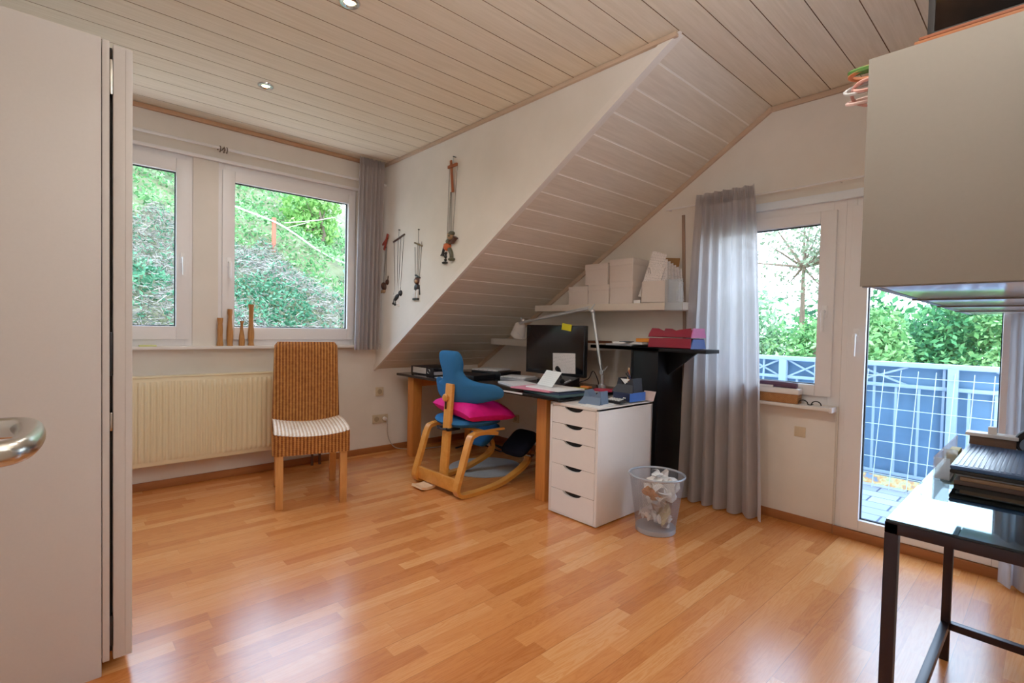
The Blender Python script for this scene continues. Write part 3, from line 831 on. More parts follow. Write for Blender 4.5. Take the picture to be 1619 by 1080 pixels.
lidbox('white lidded cardboard box in the upper row on the right', -2.05, -1.835, SZ + .1655, .168, x1=-.02)
mg = thing('magazine_box', 'open white box crammed with upright papers at the shelf end', 'box', (-.12, -2.235, SZ))
q = MB(); a0, a1 = -2.342, -2.125; xx0, xx1 = -.225, -.02; hz_ = .155; th = .004
q.box(xx0, xx0 + th, a0, a1, SZ, SZ + hz_).box(xx1 - th, xx1, a0, a1, SZ, SZ + hz_).box(xx0, xx1, a0, a0 + th, SZ, SZ + hz_).box(xx0, xx1, a1 - th, a1, SZ, SZ + hz_).box(xx0, xx1, a0, a1, SZ, SZ + th)
part('box_body', q, boxm, mg)
lp = lined_paper('printed_sheet', 'efe9e8', '77757e', 2, .011, .6)
lpx = lined_paper('printed_sheet_flat', 'e6e6ea', '9a9aa8', 0, .014, .45)
def sheet(name, label, cat, c, d, rot, mat, group=None):
    return solo(name, MB().obox(c, d, rot), mat, label, cat, group)
rg = random.Random(3)
for i, (y, h, tilt, x, zc) in enumerate([(-2.20, .34, 19, -.205, 1.555), (-2.215, .255, 17, -.2155, 1.505)]):
    sheet('paper_bundle', ['tall pale paper bundle leaning left out of the white open box', 'front paper bundle with paperclip leaning left in the white open box'][i], 'papers',
          (x, y, zc), (.008, .115, h), (math.radians(tilt), 0, 0), lp)
solo('paperclip', MB().tube(cr([(-.2215, -2.195, 1.57), (-.2215, -2.185, 1.61), (-.2215, -2.172, 1.606), (-.2215, -2.182, 1.575)], 4), .0014, 6), dsteel, 'dark wire paperclip on the front bundle in the open box', 'paperclip')
for i in range(6):
    x = -.195 + .028 * i; h = .295 - .012 * i
    sheet('envelope', 'upright white envelope wedged in the open box on the shelf', 'envelope', (x, -2.245 - .008 * i, SZ + .006 + h / 2), (.007, .14, h), (math.radians(-1.5 - 1.1 * i), 0, 0), lp, 'envelopes in the open box')
sheet('cardboard_sheet', 'brown cardboard corner poking up behind the white papers', 'cardboard', (-.035, -2.235, SZ + .006 + .165), (.003, .13, .33), (math.radians(6), 0, 0), M('brown_card', '9a7248', .8))
sl_ = MB(); sl_.box(-.243, -.02, -2.462, -2.37, SZ, SZ + .002); 
for k in range(4): sl_.box(-.22 + .001 * k, -.06, -2.115, -2.06, SZ + .0021 + .006 * k, SZ + .006 + .006 * k)
solo('flat_papers', MB().obox((-.13, -2.09, SZ + .012), (.19, .055, .022), (0, 0, .0)), paper, 'loose white papers lying between the boxes on the shelf', 'papers')
plm = glass_mat('clear_plastic', (.93, .96, 1), .8)
solo('plastic_sleeve', MB().box(-.2485, -.2455, -2.462, -2.33, 1.305, 1.52), plm, 'clear plastic sleeve hanging over the shelf front at its right end', 'sleeve')

# ------------------------------------------------------------------ things on the lower shelf and the counter
solo('folder', MB().obox((-.13, -1.66, 1.065), (.20, .16, .018), (0, 0, .05), .003), M('brown_folder', '6b3a22', .6), 'brown folder lying on the lower shelf right of the monitor', 'folder')
CZ = 1.051
for i, (y0, y1, h, mt, lab) in enumerate([(-2.12, -1.90, .012, paper2, 'grey magazine lying lowest on the black counter'),
                                           (-2.20, -1.95, .014, paper, 'white magazine stacked on the grey one on the counter')]):
    solo('magazine', MB().box(-.33 + .02*i, -.10, y0, y1, CZ + .013 * i, CZ + .013 * i + h, .002), mt, lab, 'magazine')
solo('folder', MB().obox((-.17, -2.19, CZ + .043), (.16, .17, .026), (0, 0, .08), .003), M('orange_folder', 'e08a1e', .6), 'orange folder lying behind the dark red tray on the counter', 'folder')
solo('notebook', MB().box(-.372, -.29, -2.12, -2.05, CZ + .028, CZ + .034, .001), M('slate_cover', '4d5260', .6), 'slate grey notebook lying on the white magazine on the counter', 'notebook')
redp = M('tray_magenta_red', '8c0a2c', .3, spec=.5, var=.05); pinkp = M('tray_pink', 'e27dc0', .35); bluep = M('tray_blue', '5f7fd8', .35)
def tray(label, z0, upper, pm, fm, skew):
    """letter tray: long axis along y, open front towards -y"""
    r = thing('letter_tray', label, 'letter tray', (-.27, -2.5, z0))
    xa, xb = -.38, -.205
    prof = ([(-2.60, .062), (-2.52, .052), (-2.46, .036), (-2.42, .038), (-2.37, .058), (-2.32, .060), (-2.295, .02), (-2.29, 0)] if upper else
            [(-2.60, .066), (-2.30, .064), (-2.29, 0)])
    for x in (xa, xb - .004):
        poly = [(x, y, z0 + z + skew * (y + 2.29) * -1) for y, z in prof] + [(x, -2.60, z0 + skew * .31)]
        part('side_wall', MB().prism(poly, (.004, 0, 0)), pm, r)
    part('tray_floor', MB().prism([(xa, -2.29, z0), (xa, -2.60, z0 + skew * .31), (xa, -2.60, z0 + skew * .31 + .004), (xa, -2.29, z0 + .004)], (xb - xa, 0, 0)), pm, r)
    zf = z0 + skew * .31
    part('front_panel', MB().prism([(xa - .004, -2.608, zf), (xb + .015, -2.608, zf), (xb + .0, -2.602, zf + .062), (xa + .03, -2.602, zf + .062)], (0, .006, 0)), fm, r)
    return r
tray('blue letter tray with dark red sides, lower one on the black counter', CZ + .001, 0, redp, bluep, 0)
tray('magenta letter tray with a pink front, upper one on the black counter', CZ + .0715, 1, redp, pinkp, .0)

# ------------------------------------------------------------------ monitor
mo = thing('computer_monitor', 'black computer monitor with notes stuck on it on the desk', 'monitor', (-.36, -1.42, DZ))
part('screen_panel', MB().box(-.385, -.345, -1.745, -1.11, .79, 1.192, .006), black, mo)
part('screen', MB().box(-.3865, -.3845, -1.735, -1.12, .815, 1.182, 0), M('screen_dark', '0c0d14', .12, spec=.5), mo)
part('stand_neck', MB().box(-.345, -.30, -1.47, -1.38, .75, .95, .006), black, mo)
part('stand_base', MB().box(-.44, -.24, -1.55, -1.30, DZ + .0005, DZ + .018, .006), black, mo)
yel = M('sticky_yellow', 'e4d92c', .7)
sheet('sticky_note', 'yellow sticky note on the top edge of the black monitor', 'note', (-.3915, -1.565, 1.177), (.0012, .10, .052), (math.radians(8), 0, 0), lined_paper('sticky_note_marks', 'e6dc2e', '9c9420', 2, .009, .5))
sheet('note_sheet', 'white handwritten sheet stuck on the lower right of the monitor', 'note', (-.3905, -1.545, .892), (.0015, .235, .158), (math.radians(-2), 0, 0), lp)

# ------------------------------------------------------------------ desk lamp
al = M('lamp_aluminium', 'c9ccd0', .3, .7)
lampw = M('lamp_shade_white', 'd8d2cc', .4)
dl = thing('desk_lamp', 'silver jointed desk lamp arching over the monitor', 'lamp', (-.40, -1.95, DZ))
LX = -.42
part('lamp_base', MB().lathe([(.03, 0), (.03, .03), (.012, .034), (.012, .10), (.008, .102)], (LX, -1.945, DZ + .0005), 18), al, dl)
part('lower_arm', MB().tube([(LX, -1.945, .83), (LX, -1.92, .93)], .006, 8).tube([(LX, -1.925, .905), (LX, -1.845, 1.285)], .011, 10).tube([(LX + .015, -1.92, .93), (LX + .015, -1.84, 1.285)], .003, 6), al, dl)
part('elbow_joint', MB().ball((LX, -1.84, 1.30), .018).tube([(LX, -1.86, 1.35), (LX, -1.81, 1.30)], .005, 6).tube([(LX, -1.835, 1.29), (LX, -1.80, 1.32), (LX, -1.76, 1.312)], .007, 8), al, dl)
part('upper_arm', MB().tube([(LX, -1.80, 1.318), (LX, -1.16, 1.222)], .010, 10).tube([(LX, -1.81, 1.335), (LX, -1.25, 1.245)], .003, 6).tube([(LX, -1.2, 1.227), (LX, -1.10, 1.212)], .012, 10), al, dl)
part('base_knob', MB().lathe([(.018, -.006), (.018, .006)], (LX - .008, -1.943, .855), 14, rot=Matrix.Rotation(PI/2, 4, 'Y')).tube([(LX, -1.95, .86), (LX - .01, -1.995, .90)], .005, 6), al, dl)
lm = Matrix.Rotation(math.radians(28), 4, 'X') @ Matrix.Rotation(math.radians(-12), 4, 'Y')
sh = MB().lathe([(.066, -.075), (.060, -.055), (.050, .0), (.043, .03), (.036, .036), (.01, .037)], (LX, -1.06, 1.165), 28, cap=False, rot=lm)
part('lamp_shade', sh, lampw, dl)
part('shade_joint', MB().tube([(LX, -1.11, 1.213), (LX, -1.045, 1.20)], .013, 10).ball((LX, -1.10, 1.225), .016).tube([(LX, -1.09, 1.21), (LX, -1.075, 1.25)], .006, 6), al, dl)
part('guide_rod', MB().tube([(LX - .05, -1.09, 1.12), (LX - .05, -1.15, 1.075)], .003, 6), al, dl)

# ------------------------------------------------------------------ desk clutter
T = DZ + .0006
bi = thing('ring_binder', 'black ring binder with white spine label lying at the left desk end', 'binder', (-.8, -.38, T))
part('cover', MB().box(-.95, -.67, -.56, -.2, T, T + .006, .001).box(-.95, -.67, -.56, -.2, T + .062, T + .068, .001).box(-.956, -.95, -.56, -.2, T, T + .068, .001), black, bi)
part('label', MB().box(-.9575, -.956, -.445, -.235, T + .010, T + .060), lined_paper('binder_label', 'e5e0da', '8a8a92', 2, .016, .35), bi)
part('finger_hole', MB().tube([(-.9565, -.49 + .018*math.cos(i*PI/8), T + .034 + .018*math.sin(i*PI/8)) for i in range(16)], .003, 6, True), steel, bi)
part('pages', MB().box(-.945, -.68, -.54, -.22, T + .0062, T + .03), paper2, bi)
def flat(name, label, cat, x, y, dx, dy, h, rz, mat, z=T, bev=.001, group=None):
    return solo(name, MB().obox((x, y, z + h/2), (dx, dy, h), (0, 0, rz), bev), mat, label, cat, group)
flat('folder', 'black open folder lying behind the blue chair back on the desk', 'folder', -.74, -.80, .26, .34, .03, .12, black)
flat('paper_sheet', 'grey paper sheet under the ring binder edge on the desk', 'papers', -.93, -.78, .2, .20, .004, -.2, paper2)
flat('folder', 'thick black folder lying near the monitor on the left', 'folder', -.45, -.80, .28, .34, .045, .15, black)
flat('paper_stack', 'white papers on top of the thick black folder beside the slope', 'papers', -.44, -.72, .22, .27, .012, .3, lpx, T + .0455)
flat('paper_stack', 'grey magazines stacked in front of the monitor left corner', 'papers', -.48, -1.13, .21, .24, .018, .2, paper2)
flat('magazine', 'grey topmost magazine on the stack before the monitor', 'magazine', -.49, -1.13, .2, .23, .008, .35, lpx, T + .0185)
flat('paper_stack', 'white papers with lilac sheen near the middle desk edge', 'papers', -.76, -1.42, .22, .30, .014, -.35, lpx)
pk = M('pink_folder', 'd98aa6', .6); dgn = M('dark_green_folder', '3d5a5e', .6); dbl = M('dark_blue_folder', '3a4560', .6)
flat('folder', 'dark green folder at the bottom of the pile beside drawers', 'folder', -.90, -1.93, .27, .36, .010, -.12, dgn)
flat('folder', 'grey-blue folder in the middle of the pile beside drawers', 'folder', -.89, -1.90, .26, .34, .010, -.02, dbl, T + .0103)
flat('folder', 'pink folder near the top of the pile beside drawers', 'folder', -.93, -1.82, .24, .34, .008, .08, pk, T + .0206)
flat('paper_stack', 'white papers lying on the pink folder at the desk edge', 'papers', -.88, -1.90, .24, .32, .008, -.08, paper, T + .0289)
# propped letter sheet
pr = MB().obox((-.86, -1.83, T + .037 + .052), (.0015, .19, .125), (0, math.radians(38), math.radians(-14)))
solo('letter_sheet', pr, lined_paper('letter_marks', 'f0f4f4', 'b8c2c6', 2, .012, .4), 'white letter propped up at a slant on the folder pile', 'letter')
# telephone
tp = thing('telephone', 'black desk telephone with slanted handset in front of the monitor', 'telephone', (-.55, -1.66, T))
part('phone_base', MB().prism([(-.62, -1.75, T), (-.44, -1.75, T), (-.44, -1.75, T + .065), (-.62, -1.75, T + .022)], (0, .19, 0)), black, tp)
part('handset', MB().tube(cr([(-.47, -1.545, T + .12), (-.48, -1.57, T + .118), (-.52, -1.62, T + .085), (-.57, -1.68, T + .055), (-.60, -1.72, T + .04)], 4), [.016, .021] + [.015] * 13 + [.02, .016], 10), black, tp)
for i in range(4): part('key', MB().box(-.585 + .02 * i, -.573 + .02 * i, -1.73, -1.718, T + .03 + .005 * i, T + .036 + .005 * i, .002), paper, tp)
solo('phone_cable', MB().tube(cr([(-.45, -1.75, T + .03), (-.40, -1.80, T + .06), (-.38, -1.83, T + .12), (-.36, -1.86, T + .05), (-.33, -1.84, T + .006), (-.3, -1.80, T + .006)], 6), .004, 6), black, 'thin black cable looping up behind the telephone', 'cable')
flat('sticky_pad', 'yellow-green notepad lying before the telephone', 'notepad', -.62, -1.88, .10, .11, .012, .3, M('lime_paper', 'c9c95a', .7), T + .0)
flat('sticky_pad', 'small orange notepad beside the telephone', 'notepad', -.47, -1.84, .05, .07, .012, .1, M('orange_pad', 'e8853a', .7))
flat('booklet', 'red booklet lying beside the yellow-green notepad', 'booklet', -.50, -2.02, .10, .13, .012, .5, M('red_cover', 'b32c48', .5))
flat('paper_stack', 'grey papers lying behind the folder pile', 'papers', -.69, -2.02, .16, .13, .006, .1, paper2)
# things standing on the drawer unit / desk end
DT = .7036
slate = M('slate_plastic', '5d6f8a', .35, var=.04)
ps = thing('desk_organizer', 'slate blue V-shaped plastic stand at the front of drawer unit', 'organizer', (-.92, -2.24, DT))
def vstand(r, x0, x1, ya, yb, z0, h, mat, inner=None):
    pp = [(ya - .01, 0), (yb + .02, 0), (yb, h), (yb - .012, h * .98), ((ya + yb) / 2 + .005, h * .35), (ya + .012, h * .98), (ya, h)]
    m = MB().prism([(x0, y, z0 + z) for y, z in pp], (x1 - x0, 0, 0)); part('stand', m, mat, r)
    part('front_lip', MB().prism([(x0 - .03, ya - .02, z0), (x0 - .03, yb + .03, z0), (x0 + .001, yb + .005, z0 + h * .55), (x0 + .001, ya, z0 + h * .55)], (.004, 0, 0)), mat, r)
vstand(ps, -.93, -.86, -2.32, -2.20, DT, .085, slate)
t2 = thing('desk_sheets', 'loose white sheets lying flat on the drawer unit top', 'papers', (-.85, -2.25, DT))
part('sheet', MB().obox((-.92, -2.30, DT + .002), (.20, .13, .003), (0, 0, .15)), paper, t2)
part('sheet', MB().obox((-.76, -2.27, DT + .0052), (.3, .14, .003), (0, 0, -.05)), lpx, t2)
bd = thing('card_box', 'blue and black cardboard box on the drawer unit', 'box', (-.60, -2.32, DT + .007))
part('box_body', MB().box(-.70, -.53, -2.375, -2.245, DT + .0075, DT + .062, .003), M('navy_card', '232b4a', .4), bd)
part('blue_end', MB().box(-.702, -.53, -2.378, -2.3745, DT + .0075, DT + .062), M('bright_blue_card', '3d6fd0', .4), bd)
part('white_marks', MB().box(-.7035, -.7018, -2.345, -2.325, DT + .028, DT + .034).box(-.7035, -.7018, -2.345, -2.32, DT + .016, DT + .021), paper, bd)
ph = thing('pen_holder', 'dark V-shaped pen holder standing on the blue box', 'pen holder', (-.60, -2.31, DT + .063))
dslate = M('dark_slate_plastic', '2a2d38', .4)
vstand(ph, -.66, -.56, -2.365, -2.255, DT + .0628, .09, dslate)
part('white_insert', MB().prism([(-.664, -2.345, DT + .148), (-.664, -2.275, DT + .148), (-.664, -2.31, DT + .115)], (.003, 0, 0)), paper, ph)
for i, (y, tl, c, n) in enumerate([(-2.288, .30, 'e3c9a0', 'beige pencil'), (-2.306, .1, 'b5643a', 'brown pencil'), (-2.324, -.2, '2b2c50', 'dark blue pen'), (-2.336, -.5, '303038', 'black marker')]):
    z0 = DT + .118
    solo('pencil' if i < 2 else 'pen', MB().tube([(-.61, y, z0), (-.61 - .02, y - .09 * tl, z0 + .10 - .012 * i)], .0045, 8), M('pen_%d' % i, c, .5), n + ' standing upright in the dark pen holder', 'pen')
cal = thing('calculator', 'grey pocket calculator lying on the drawer unit', 'calculator', (-.76, -2.31, DT + .01))
part('case', MB().obox((-.78, -2.315, DT + .016), (.075, .13, .018), (0, math.radians(-6), .1), .004), black, cal)
kb = MB()
for i in range(3):
    for j in range(5): kb.obox((-.80 + .02 * i, -2.36 + .02 * j, DT + .0255 + .0022 * i), (.012, .012, .005), (0, math.radians(-6), .1), .001)
part('keypad', kb, paper, cal)
solo('card', MB().obox((-.50, -2.385, DT + .035), (.003, .085, .065), (math.radians(0), math.radians(25), 0)), M('pink_card', 'd8c4c4', .6), 'pale printed card leaning at the back of the drawer unit', 'card')
solo('stapler', MB().obox((-.69, -2.15, DT + .02), (.12, .035, .03), (0, 0, .2), .008), black, 'black stapler lying behind the slate stand on the drawer unit', 'stapler')

# ------------------------------------------------------------------ candle holders on the left sill
cw = wood('turned_wood', '8f5a26', 'c78f4e', 2, 30)
def candle(label, x, prof):
    r = solo('wooden_candle_holder', MB().lathe(prof, (x, -.04, .9835), 24), cw, label, 'candle holder')
candle('thick squat turned wooden candle holder, leftmost on the window sill', -2.464, [(.021, 0), (.022, .01), (.018, .04), (.017, .08), (.019, .12), (.016, .165), (.019, .185), (.020, .205)])
candle('tall bellied turned wooden candle holder with a narrow neck, second from left', -2.399, [(.021, 0), (.019, .01), (.022, .06), (.022, .11), (.017, .17), (.014, .215), (.018, .24), (.018, .272)])
candle('shortest bottle-shaped turned wooden candle holder on the window sill', -2.320, [(.020, 0), (.021, .03), (.018, .075), (.010, .125), (.009, .165), (.014, .178), (.014, .185)])
candle('tallest turned wooden candle holder at the right of the group', -2.256, [(.023, 0), (.017, .03), (.022, .06), (.022, .10), (.017, .16), (.017, .25), (.018, .285), (.022, .30), (.022, .312)])
flat('notepad', 'small yellowish-green pad lying at the left of the window sill', 'notepad', -2.895, -.045, .095, .045, .010, 0, M('pale_lime', 'd8dc8a', .6), .9835)

# ------------------------------------------------------------------ gable sill things
bs = thing('basket', 'brown woven basket with white tray on the gable window sill', 'basket', (-.055, -2.95, .7425))
part('woven_body', MB().box(-.095, -.016, -3.14, -2.80, .7425, .798, .006), wicker('basket_weave', '8f5d33', 'c08a56'), bs)
part('white_tray', MB().box(-.098, -.016, -3.146, -2.795, .799, .832, .005).box(-.097, -.092, -3.0, -2.80, .833, .846), white_lac, bs)
solo('eyeglass_case', MB().tube(cr([(-.055, -3.125, .847), (-.055, -3.10, .849), (-.055, -3.0, .852), (-.055, -2.90, .85)], 4), [.012] + [.019] * 11 + [.014], 12), M('purple_case', '5a3a52', .5), 'dark purple case lying in the white tray on the sill', 'case')
eg = thing('eyeglasses', 'dark round eyeglasses lying on the gable sill right of the basket', 'eyeglasses', (-.06, -3.17, .7425))
for cy_ in (-3.165, -3.235):
    part('lens_rim', MB().tube([(-.075, cy_ + .026 * math.cos(i*PI/10), .747 + .024 * abs(math.sin(i*PI/10))) for i in range(11)], .0035, 6).tube([(-.075, cy_ + .026, .747), (-.03, cy_ + .03, .746)], .0025, 6), black, eg)
part('bridge', MB().tube([(-.075, -3.191, .747), (-.075, -3.209, .747)], .003, 6), black, eg)

# ------------------------------------------------------------------ marionettes on the cheek wall
rw = wood('reddish_wood', '7a3a1c', 'a45a30', 2, 20); dwd = M('dark_brown_wood', '4a2d22', .5, var=.15); gw_ = M('grey_green_paint', '5c5a48', .5, var=.15)
strm = M('marionette_string', '6d645e', .8); org = M('orange_paint', 'c05a26', .5); tan = M('tan_wood', 'b08a62', .5); wht = M('white_paint', 'dcd6d0', .5); blk = M('black_paint', '1e1a1a', .5); redd = M('red_paint', 'a03a2a', .5)
XW = XK - .028
def hang(r, y0, z0, y1, z1s, zbar):
    m = MB()
    for (a, za, b, zb) in z1s: m.tube([(XW, a, za), (XW - .004, b, zb)], .0022, 5)
    part('strings', m, strm, r)
def limb(r, name, pts, rad, mat): part(name, MB().tube(cr(pts, 3), rad, 8), mat, r)
# large one
mr = thing('marionette', 'large orange and green marionette hanging from a wooden cross', 'marionette', (XW, -1.06, 1.63))
part('control_cross', MB().obox((XW, -1.10, 2.275), (.012, .020, .24), (math.radians(-7), 0, 0), .002).obox((XW - .008, -1.118, 2.345), (.012, .115, .022), (0, 0, 0), .002), rw, mr)
part('nail', MB().tube([(XK, -1.118, 2.415), (XW - .005, -1.118, 2.415)], .004, 6).tube([(XW, -1.118, 2.415), (XW, -1.116, 2.37)], .0016, 5), dsteel, mr)
hang(mr, 0, 0, 0, [(-1.088, 2.16, -1.075, 1.84), (-1.095, 2.16, -1.095, 1.85), (-1.10, 2.2, -1.115, 1.85), (-1.17, 2.34, -1.13, 1.82), (-1.07, 2.34, -1.06, 1.80)], 0)
FIGM = Matrix.Translation((XW, -1.08, 1.75)) @ Matrix.Diagonal((1.0, .92, .80, 1)) @ Matrix.Translation((-XW, 1.05, -1.69))
part('head', (MB().ball((XW, -1.075, 1.795), (.03, .034, .042)).ball((XW, -1.09, 1.815), (.032, .03, .022), mi=1).ball((XW - .028, -1.09, 1.79), (.01, .01, .01), mi=1)).xf(FIGM), [tan, gw_], mr)
part('body', (MB().ball((XW, -1.035, 1.70), (.034, .044, .040)).ball((XW, -1.055, 1.745), (.028, .036, .03), mi=1)).xf(FIGM), [org, gw_], mr)
part('arm', (MB().tube(cr([(XW - .01, -1.075, 1.745), (XW - .015, -1.12, 1.73), (XW - .01, -1.155, 1.775)], 4), [.016, .018, .018, .018, .017, .016, .016, .02, .024], 8)).xf(FIGM), dwd, mr)
part('arm', (MB().tube(cr([(XW, -1.0, 1.73), (XW, -.975, 1.67), (XW, -.965, 1.62)], 4), [.014, .013, .012, .012, .012, .012, .014, .02, .022], 8)).xf(FIGM), blk, mr)
part('leg', (MB().ball((XW, -1.01, 1.64), .015).ball((XW, -1.01, 1.61), .016).ball((XW, -1.01, 1.58), .015).ball((XW - .01, -1.012, 1.552), (.022, .032, .012))).xf(FIGM), blk, mr)
part('leg', (MB().tube(cr([(XW, -1.06, 1.68), (XW, -1.09, 1.63), (XW, -1.095, 1.585)], 4), .02, 8).ball((XW - .01, -1.105, 1.575), (.026, .036, .018))).xf(FIGM), gw_, mr)
# others
def small(label, y, ztop, zfig, kind, nail=True):
    r = thing('marionette', label, 'marionette', (XW, y, zfig - .06))
    if kind == 'bird':
        part('control_cross', MB().obox((XW, y + .02, ztop), (.01, .105, .018), (math.radians(-32), 0, 0), .002).obox((XW - .008, y - .01, ztop - .01), (.01, .022, .15), (math.radians(24), 0, 0), .002), redd, r)
        part('peg', MB().tube([(XK, y, ztop + .0), (XW - .01, y, ztop + .0)], .004, 6), dsteel, r)
        hang(r, 0, 0, 0, [(y + .0, ztop - .05, y + .015, zfig + .03), (y - .012, ztop - .05, y - .01, zfig + .04), (y + .015, ztop - .05, y + .03, zfig + .03)], 0)
        part('body', MB().ball((XW, y + .02, zfig), (.025, .05, .035), rot=Matrix.Rotation(.5, 4, 'X')), dwd, r)
        part('head', MB().ball((XW, y - .04, zfig + .035), (.022, .028, .026)).tube([(XW, y - .045, zfig + .05), (XW, y - .05, zfig + .09)], .009, 6), dwd, r)
        part('foot', MB().ball((XW - .01, y + .01, zfig - .045), (.02, .024, .016)).ball((XW - .01, y + .055, zfig - .045), (.018, .02, .014)), tan, r)
    else:
        w = .095 if kind == 'dog' else .06
        t = .18 if kind == 'dog' else -.30
        part('control_bar', MB().obox((XW, y, ztop), (.012, w * 2, .012), (math.radians(-14 if kind == 'dog' else 18), 0, 0), .002), dwd if kind == 'dog' else M('olive_wood', '6e5a36', .5), r)
        part('nail', MB().tube([(XK, y, ztop + .07 if kind == 'dog' else ztop + .12), (XW - .005, y, ztop + .07 if kind == 'dog' else ztop + .12)], .004, 6).tube([(XW, y, ztop + .07 if kind == 'dog' else ztop + .12), (XW, y, ztop)], .0016, 5), dsteel, r)
        hang(r, 0, 0, 0, [(y + a * w, ztop + .02 * a * -1, y + a * w * .55, zfig + .05) for a in (-.85, -.3, .15, .85)], 0)
        if kind == 'dog':
            part('body', MB().ball((XW, y + .01, zfig), (.024, .05, .026), rot=Matrix.Rotation(-.5, 4, 'X')).ball((XW - .012, y + .03, zfig + .01), (.018, .02, .018), mi=1), [blk, wht], r)
            part('head', MB().ball((XW, y - .055, zfig + .035), (.026, .03, .026)).tube([(XW, y - .05, zfig + .05), (XW, y - .045, zfig + .085)], .007, 6), blk, r)
            for a, z in ((.06, -.05), (.03, -.06), (-.01, -.055), (-.03, -.07)):
                part('leg', MB().tube([(XW, y + a, zfig - .01), (XW - .004, y + a, zfig + z + .01)], .009, 6).ball((XW - .006, y + a, zfig + z), (.014, .016, .012)), blk if a > .02 else wht, r)
            part('tail', MB().tube([(XW, y + .06, zfig + .02), (XW, y + .065, zfig + .07)], [.008, .004], 6), blk, r)
        else:
            part('head', MB().ball((XW, y, zfig + .065), (.03, .034, .032)).ball((XW - .024, y - .012, zfig + .06), (.012, .016, .014), mi=1).obox((XW, y - .01, zfig + .10), (.03, .075, .012), (math.radians(22), 0, 0), .003, 2), [dwd, tan, blk], r)
            part('body', MB().ball((XW, y, zfig + .01), (.026, .036, .035)), blk, r)
            part('trousers', MB().box(XW - .02, XW + .02, y - .036, y - .006, zfig - .075, zfig - .005, .006).box(XW - .02, XW + .02, y + .004, y + .036, zfig - .075, zfig - .005, .006), wht, r)
            part('shoes', MB().box(XW - .026, XW + .02, y - .038, y - .004, zfig - .092, zfig - .074, .004).box(XW - .026, XW + .02, y + .002, y + .038, zfig - .092, zfig - .074, .004), blk, r)
            part('arm', MB().tube([(XW, y + .032, zfig + .03), (XW - .005, y + .045, zfig - .05)], .009, 6), blk, r)
            part('arm', MB().tube([(XW, y - .032, zfig + .03), (XW - .005, y - .045, zfig - .05)], .009, 6), blk, r)
small('small dark brown animal marionette with red cross beside the left curtain', -.125, 1.905, 1.505, 'bird')
small('black and white animal marionette, lowest on the white cheek wall', -.345, 1.905, 1.40, 'dog')
small('marionette figure with dark cap and white trousers on the cheek wall', -.655, 1.82, 1.46, 'man')

# ------------------------------------------------------------------ wall cabinets at right
xs = [-2.0, -1.425, -.95, -.475, -.03]
CZ0, CZ1 = 1.279, 1.793
labs = ['white wall cabinet with blank end panel nearest the camera', 'second white wall cabinet from the camera above the glass table', 'third white wall cabinet from the camera, seen from below', 'farthest white wall cabinet beside the balcony door']
for i in range(4):
    r = thing('wall_cabinet', labs[i], 'cabinet', ((xs[i] + xs[i+1]) / 2, -4.1, CZ0))
    a, b = xs[i] + (0 if i == 0 else .002), xs[i+1] - .002
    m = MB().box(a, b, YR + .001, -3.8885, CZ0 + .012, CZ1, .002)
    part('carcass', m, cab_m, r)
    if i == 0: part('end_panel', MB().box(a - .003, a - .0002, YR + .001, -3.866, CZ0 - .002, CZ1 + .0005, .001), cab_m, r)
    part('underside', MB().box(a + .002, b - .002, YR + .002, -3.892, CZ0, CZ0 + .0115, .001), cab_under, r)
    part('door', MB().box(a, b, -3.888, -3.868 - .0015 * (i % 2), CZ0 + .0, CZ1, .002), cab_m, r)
    part('base_lip', MB().box(a, a + .016, YR + .003, -3.87, CZ0 - .0045, CZ0 - .0002), cab_m, r)
flat('board', 'thin dark green board lying lowest on top of the wall cabinet', 'board', -1.70, -4.12, .58, .36, .005, 0, M('olive_board', '4e4a22', .6), CZ1 + .0005)
flat('board', 'thin orange wooden board lying on top of the wall cabinet', 'board', -1.705, -4.125, .57, .36, .0065, 0, M('orange_board', '9a5c34', .5), CZ1 + .006)
flat('board', 'upper reddish wooden board stacked on top of the wall cabinet', 'board', -1.705, -4.13, .57, .355, .0065, 0, M('reddish_board', '87492a', .5), CZ1 + .013)
pf = thing('framed_picture', 'large dark painting in a black frame standing on the wall cabinet', 'picture', (-1.97, -4.14, CZ1 + .03))
pm, pt_, pp_ = base('dark_painting', rough=.9, spec=.08)
vv = pt_.noise(pt_.coord(), 5, 4); pt_.link(pt_.ramp(vv, [(.4, lin('0a0605')), (.62, lin('1e120a')), (.8, lin('4a3e18'))]), pp_.inputs['Base Color'])
part('canvas', MB().box(-1.975, -1.965, -4.30, -3.975, CZ1 + .0215, CZ1 + .37), pm, pf)
fm = MB()
for (ya, yb, za, zb) in ((-3.977, -3.965, .0205, .38), (-4.31, -4.285, .0205, .38), (-4.31, -3.965, .0205, .027), (-4.31, -3.965, .36, .38)):
    fm.box(-1.98, -1.962, ya, yb, CZ1 + za, CZ1 + zb, .002)
part('frame', fm, blk, pf)
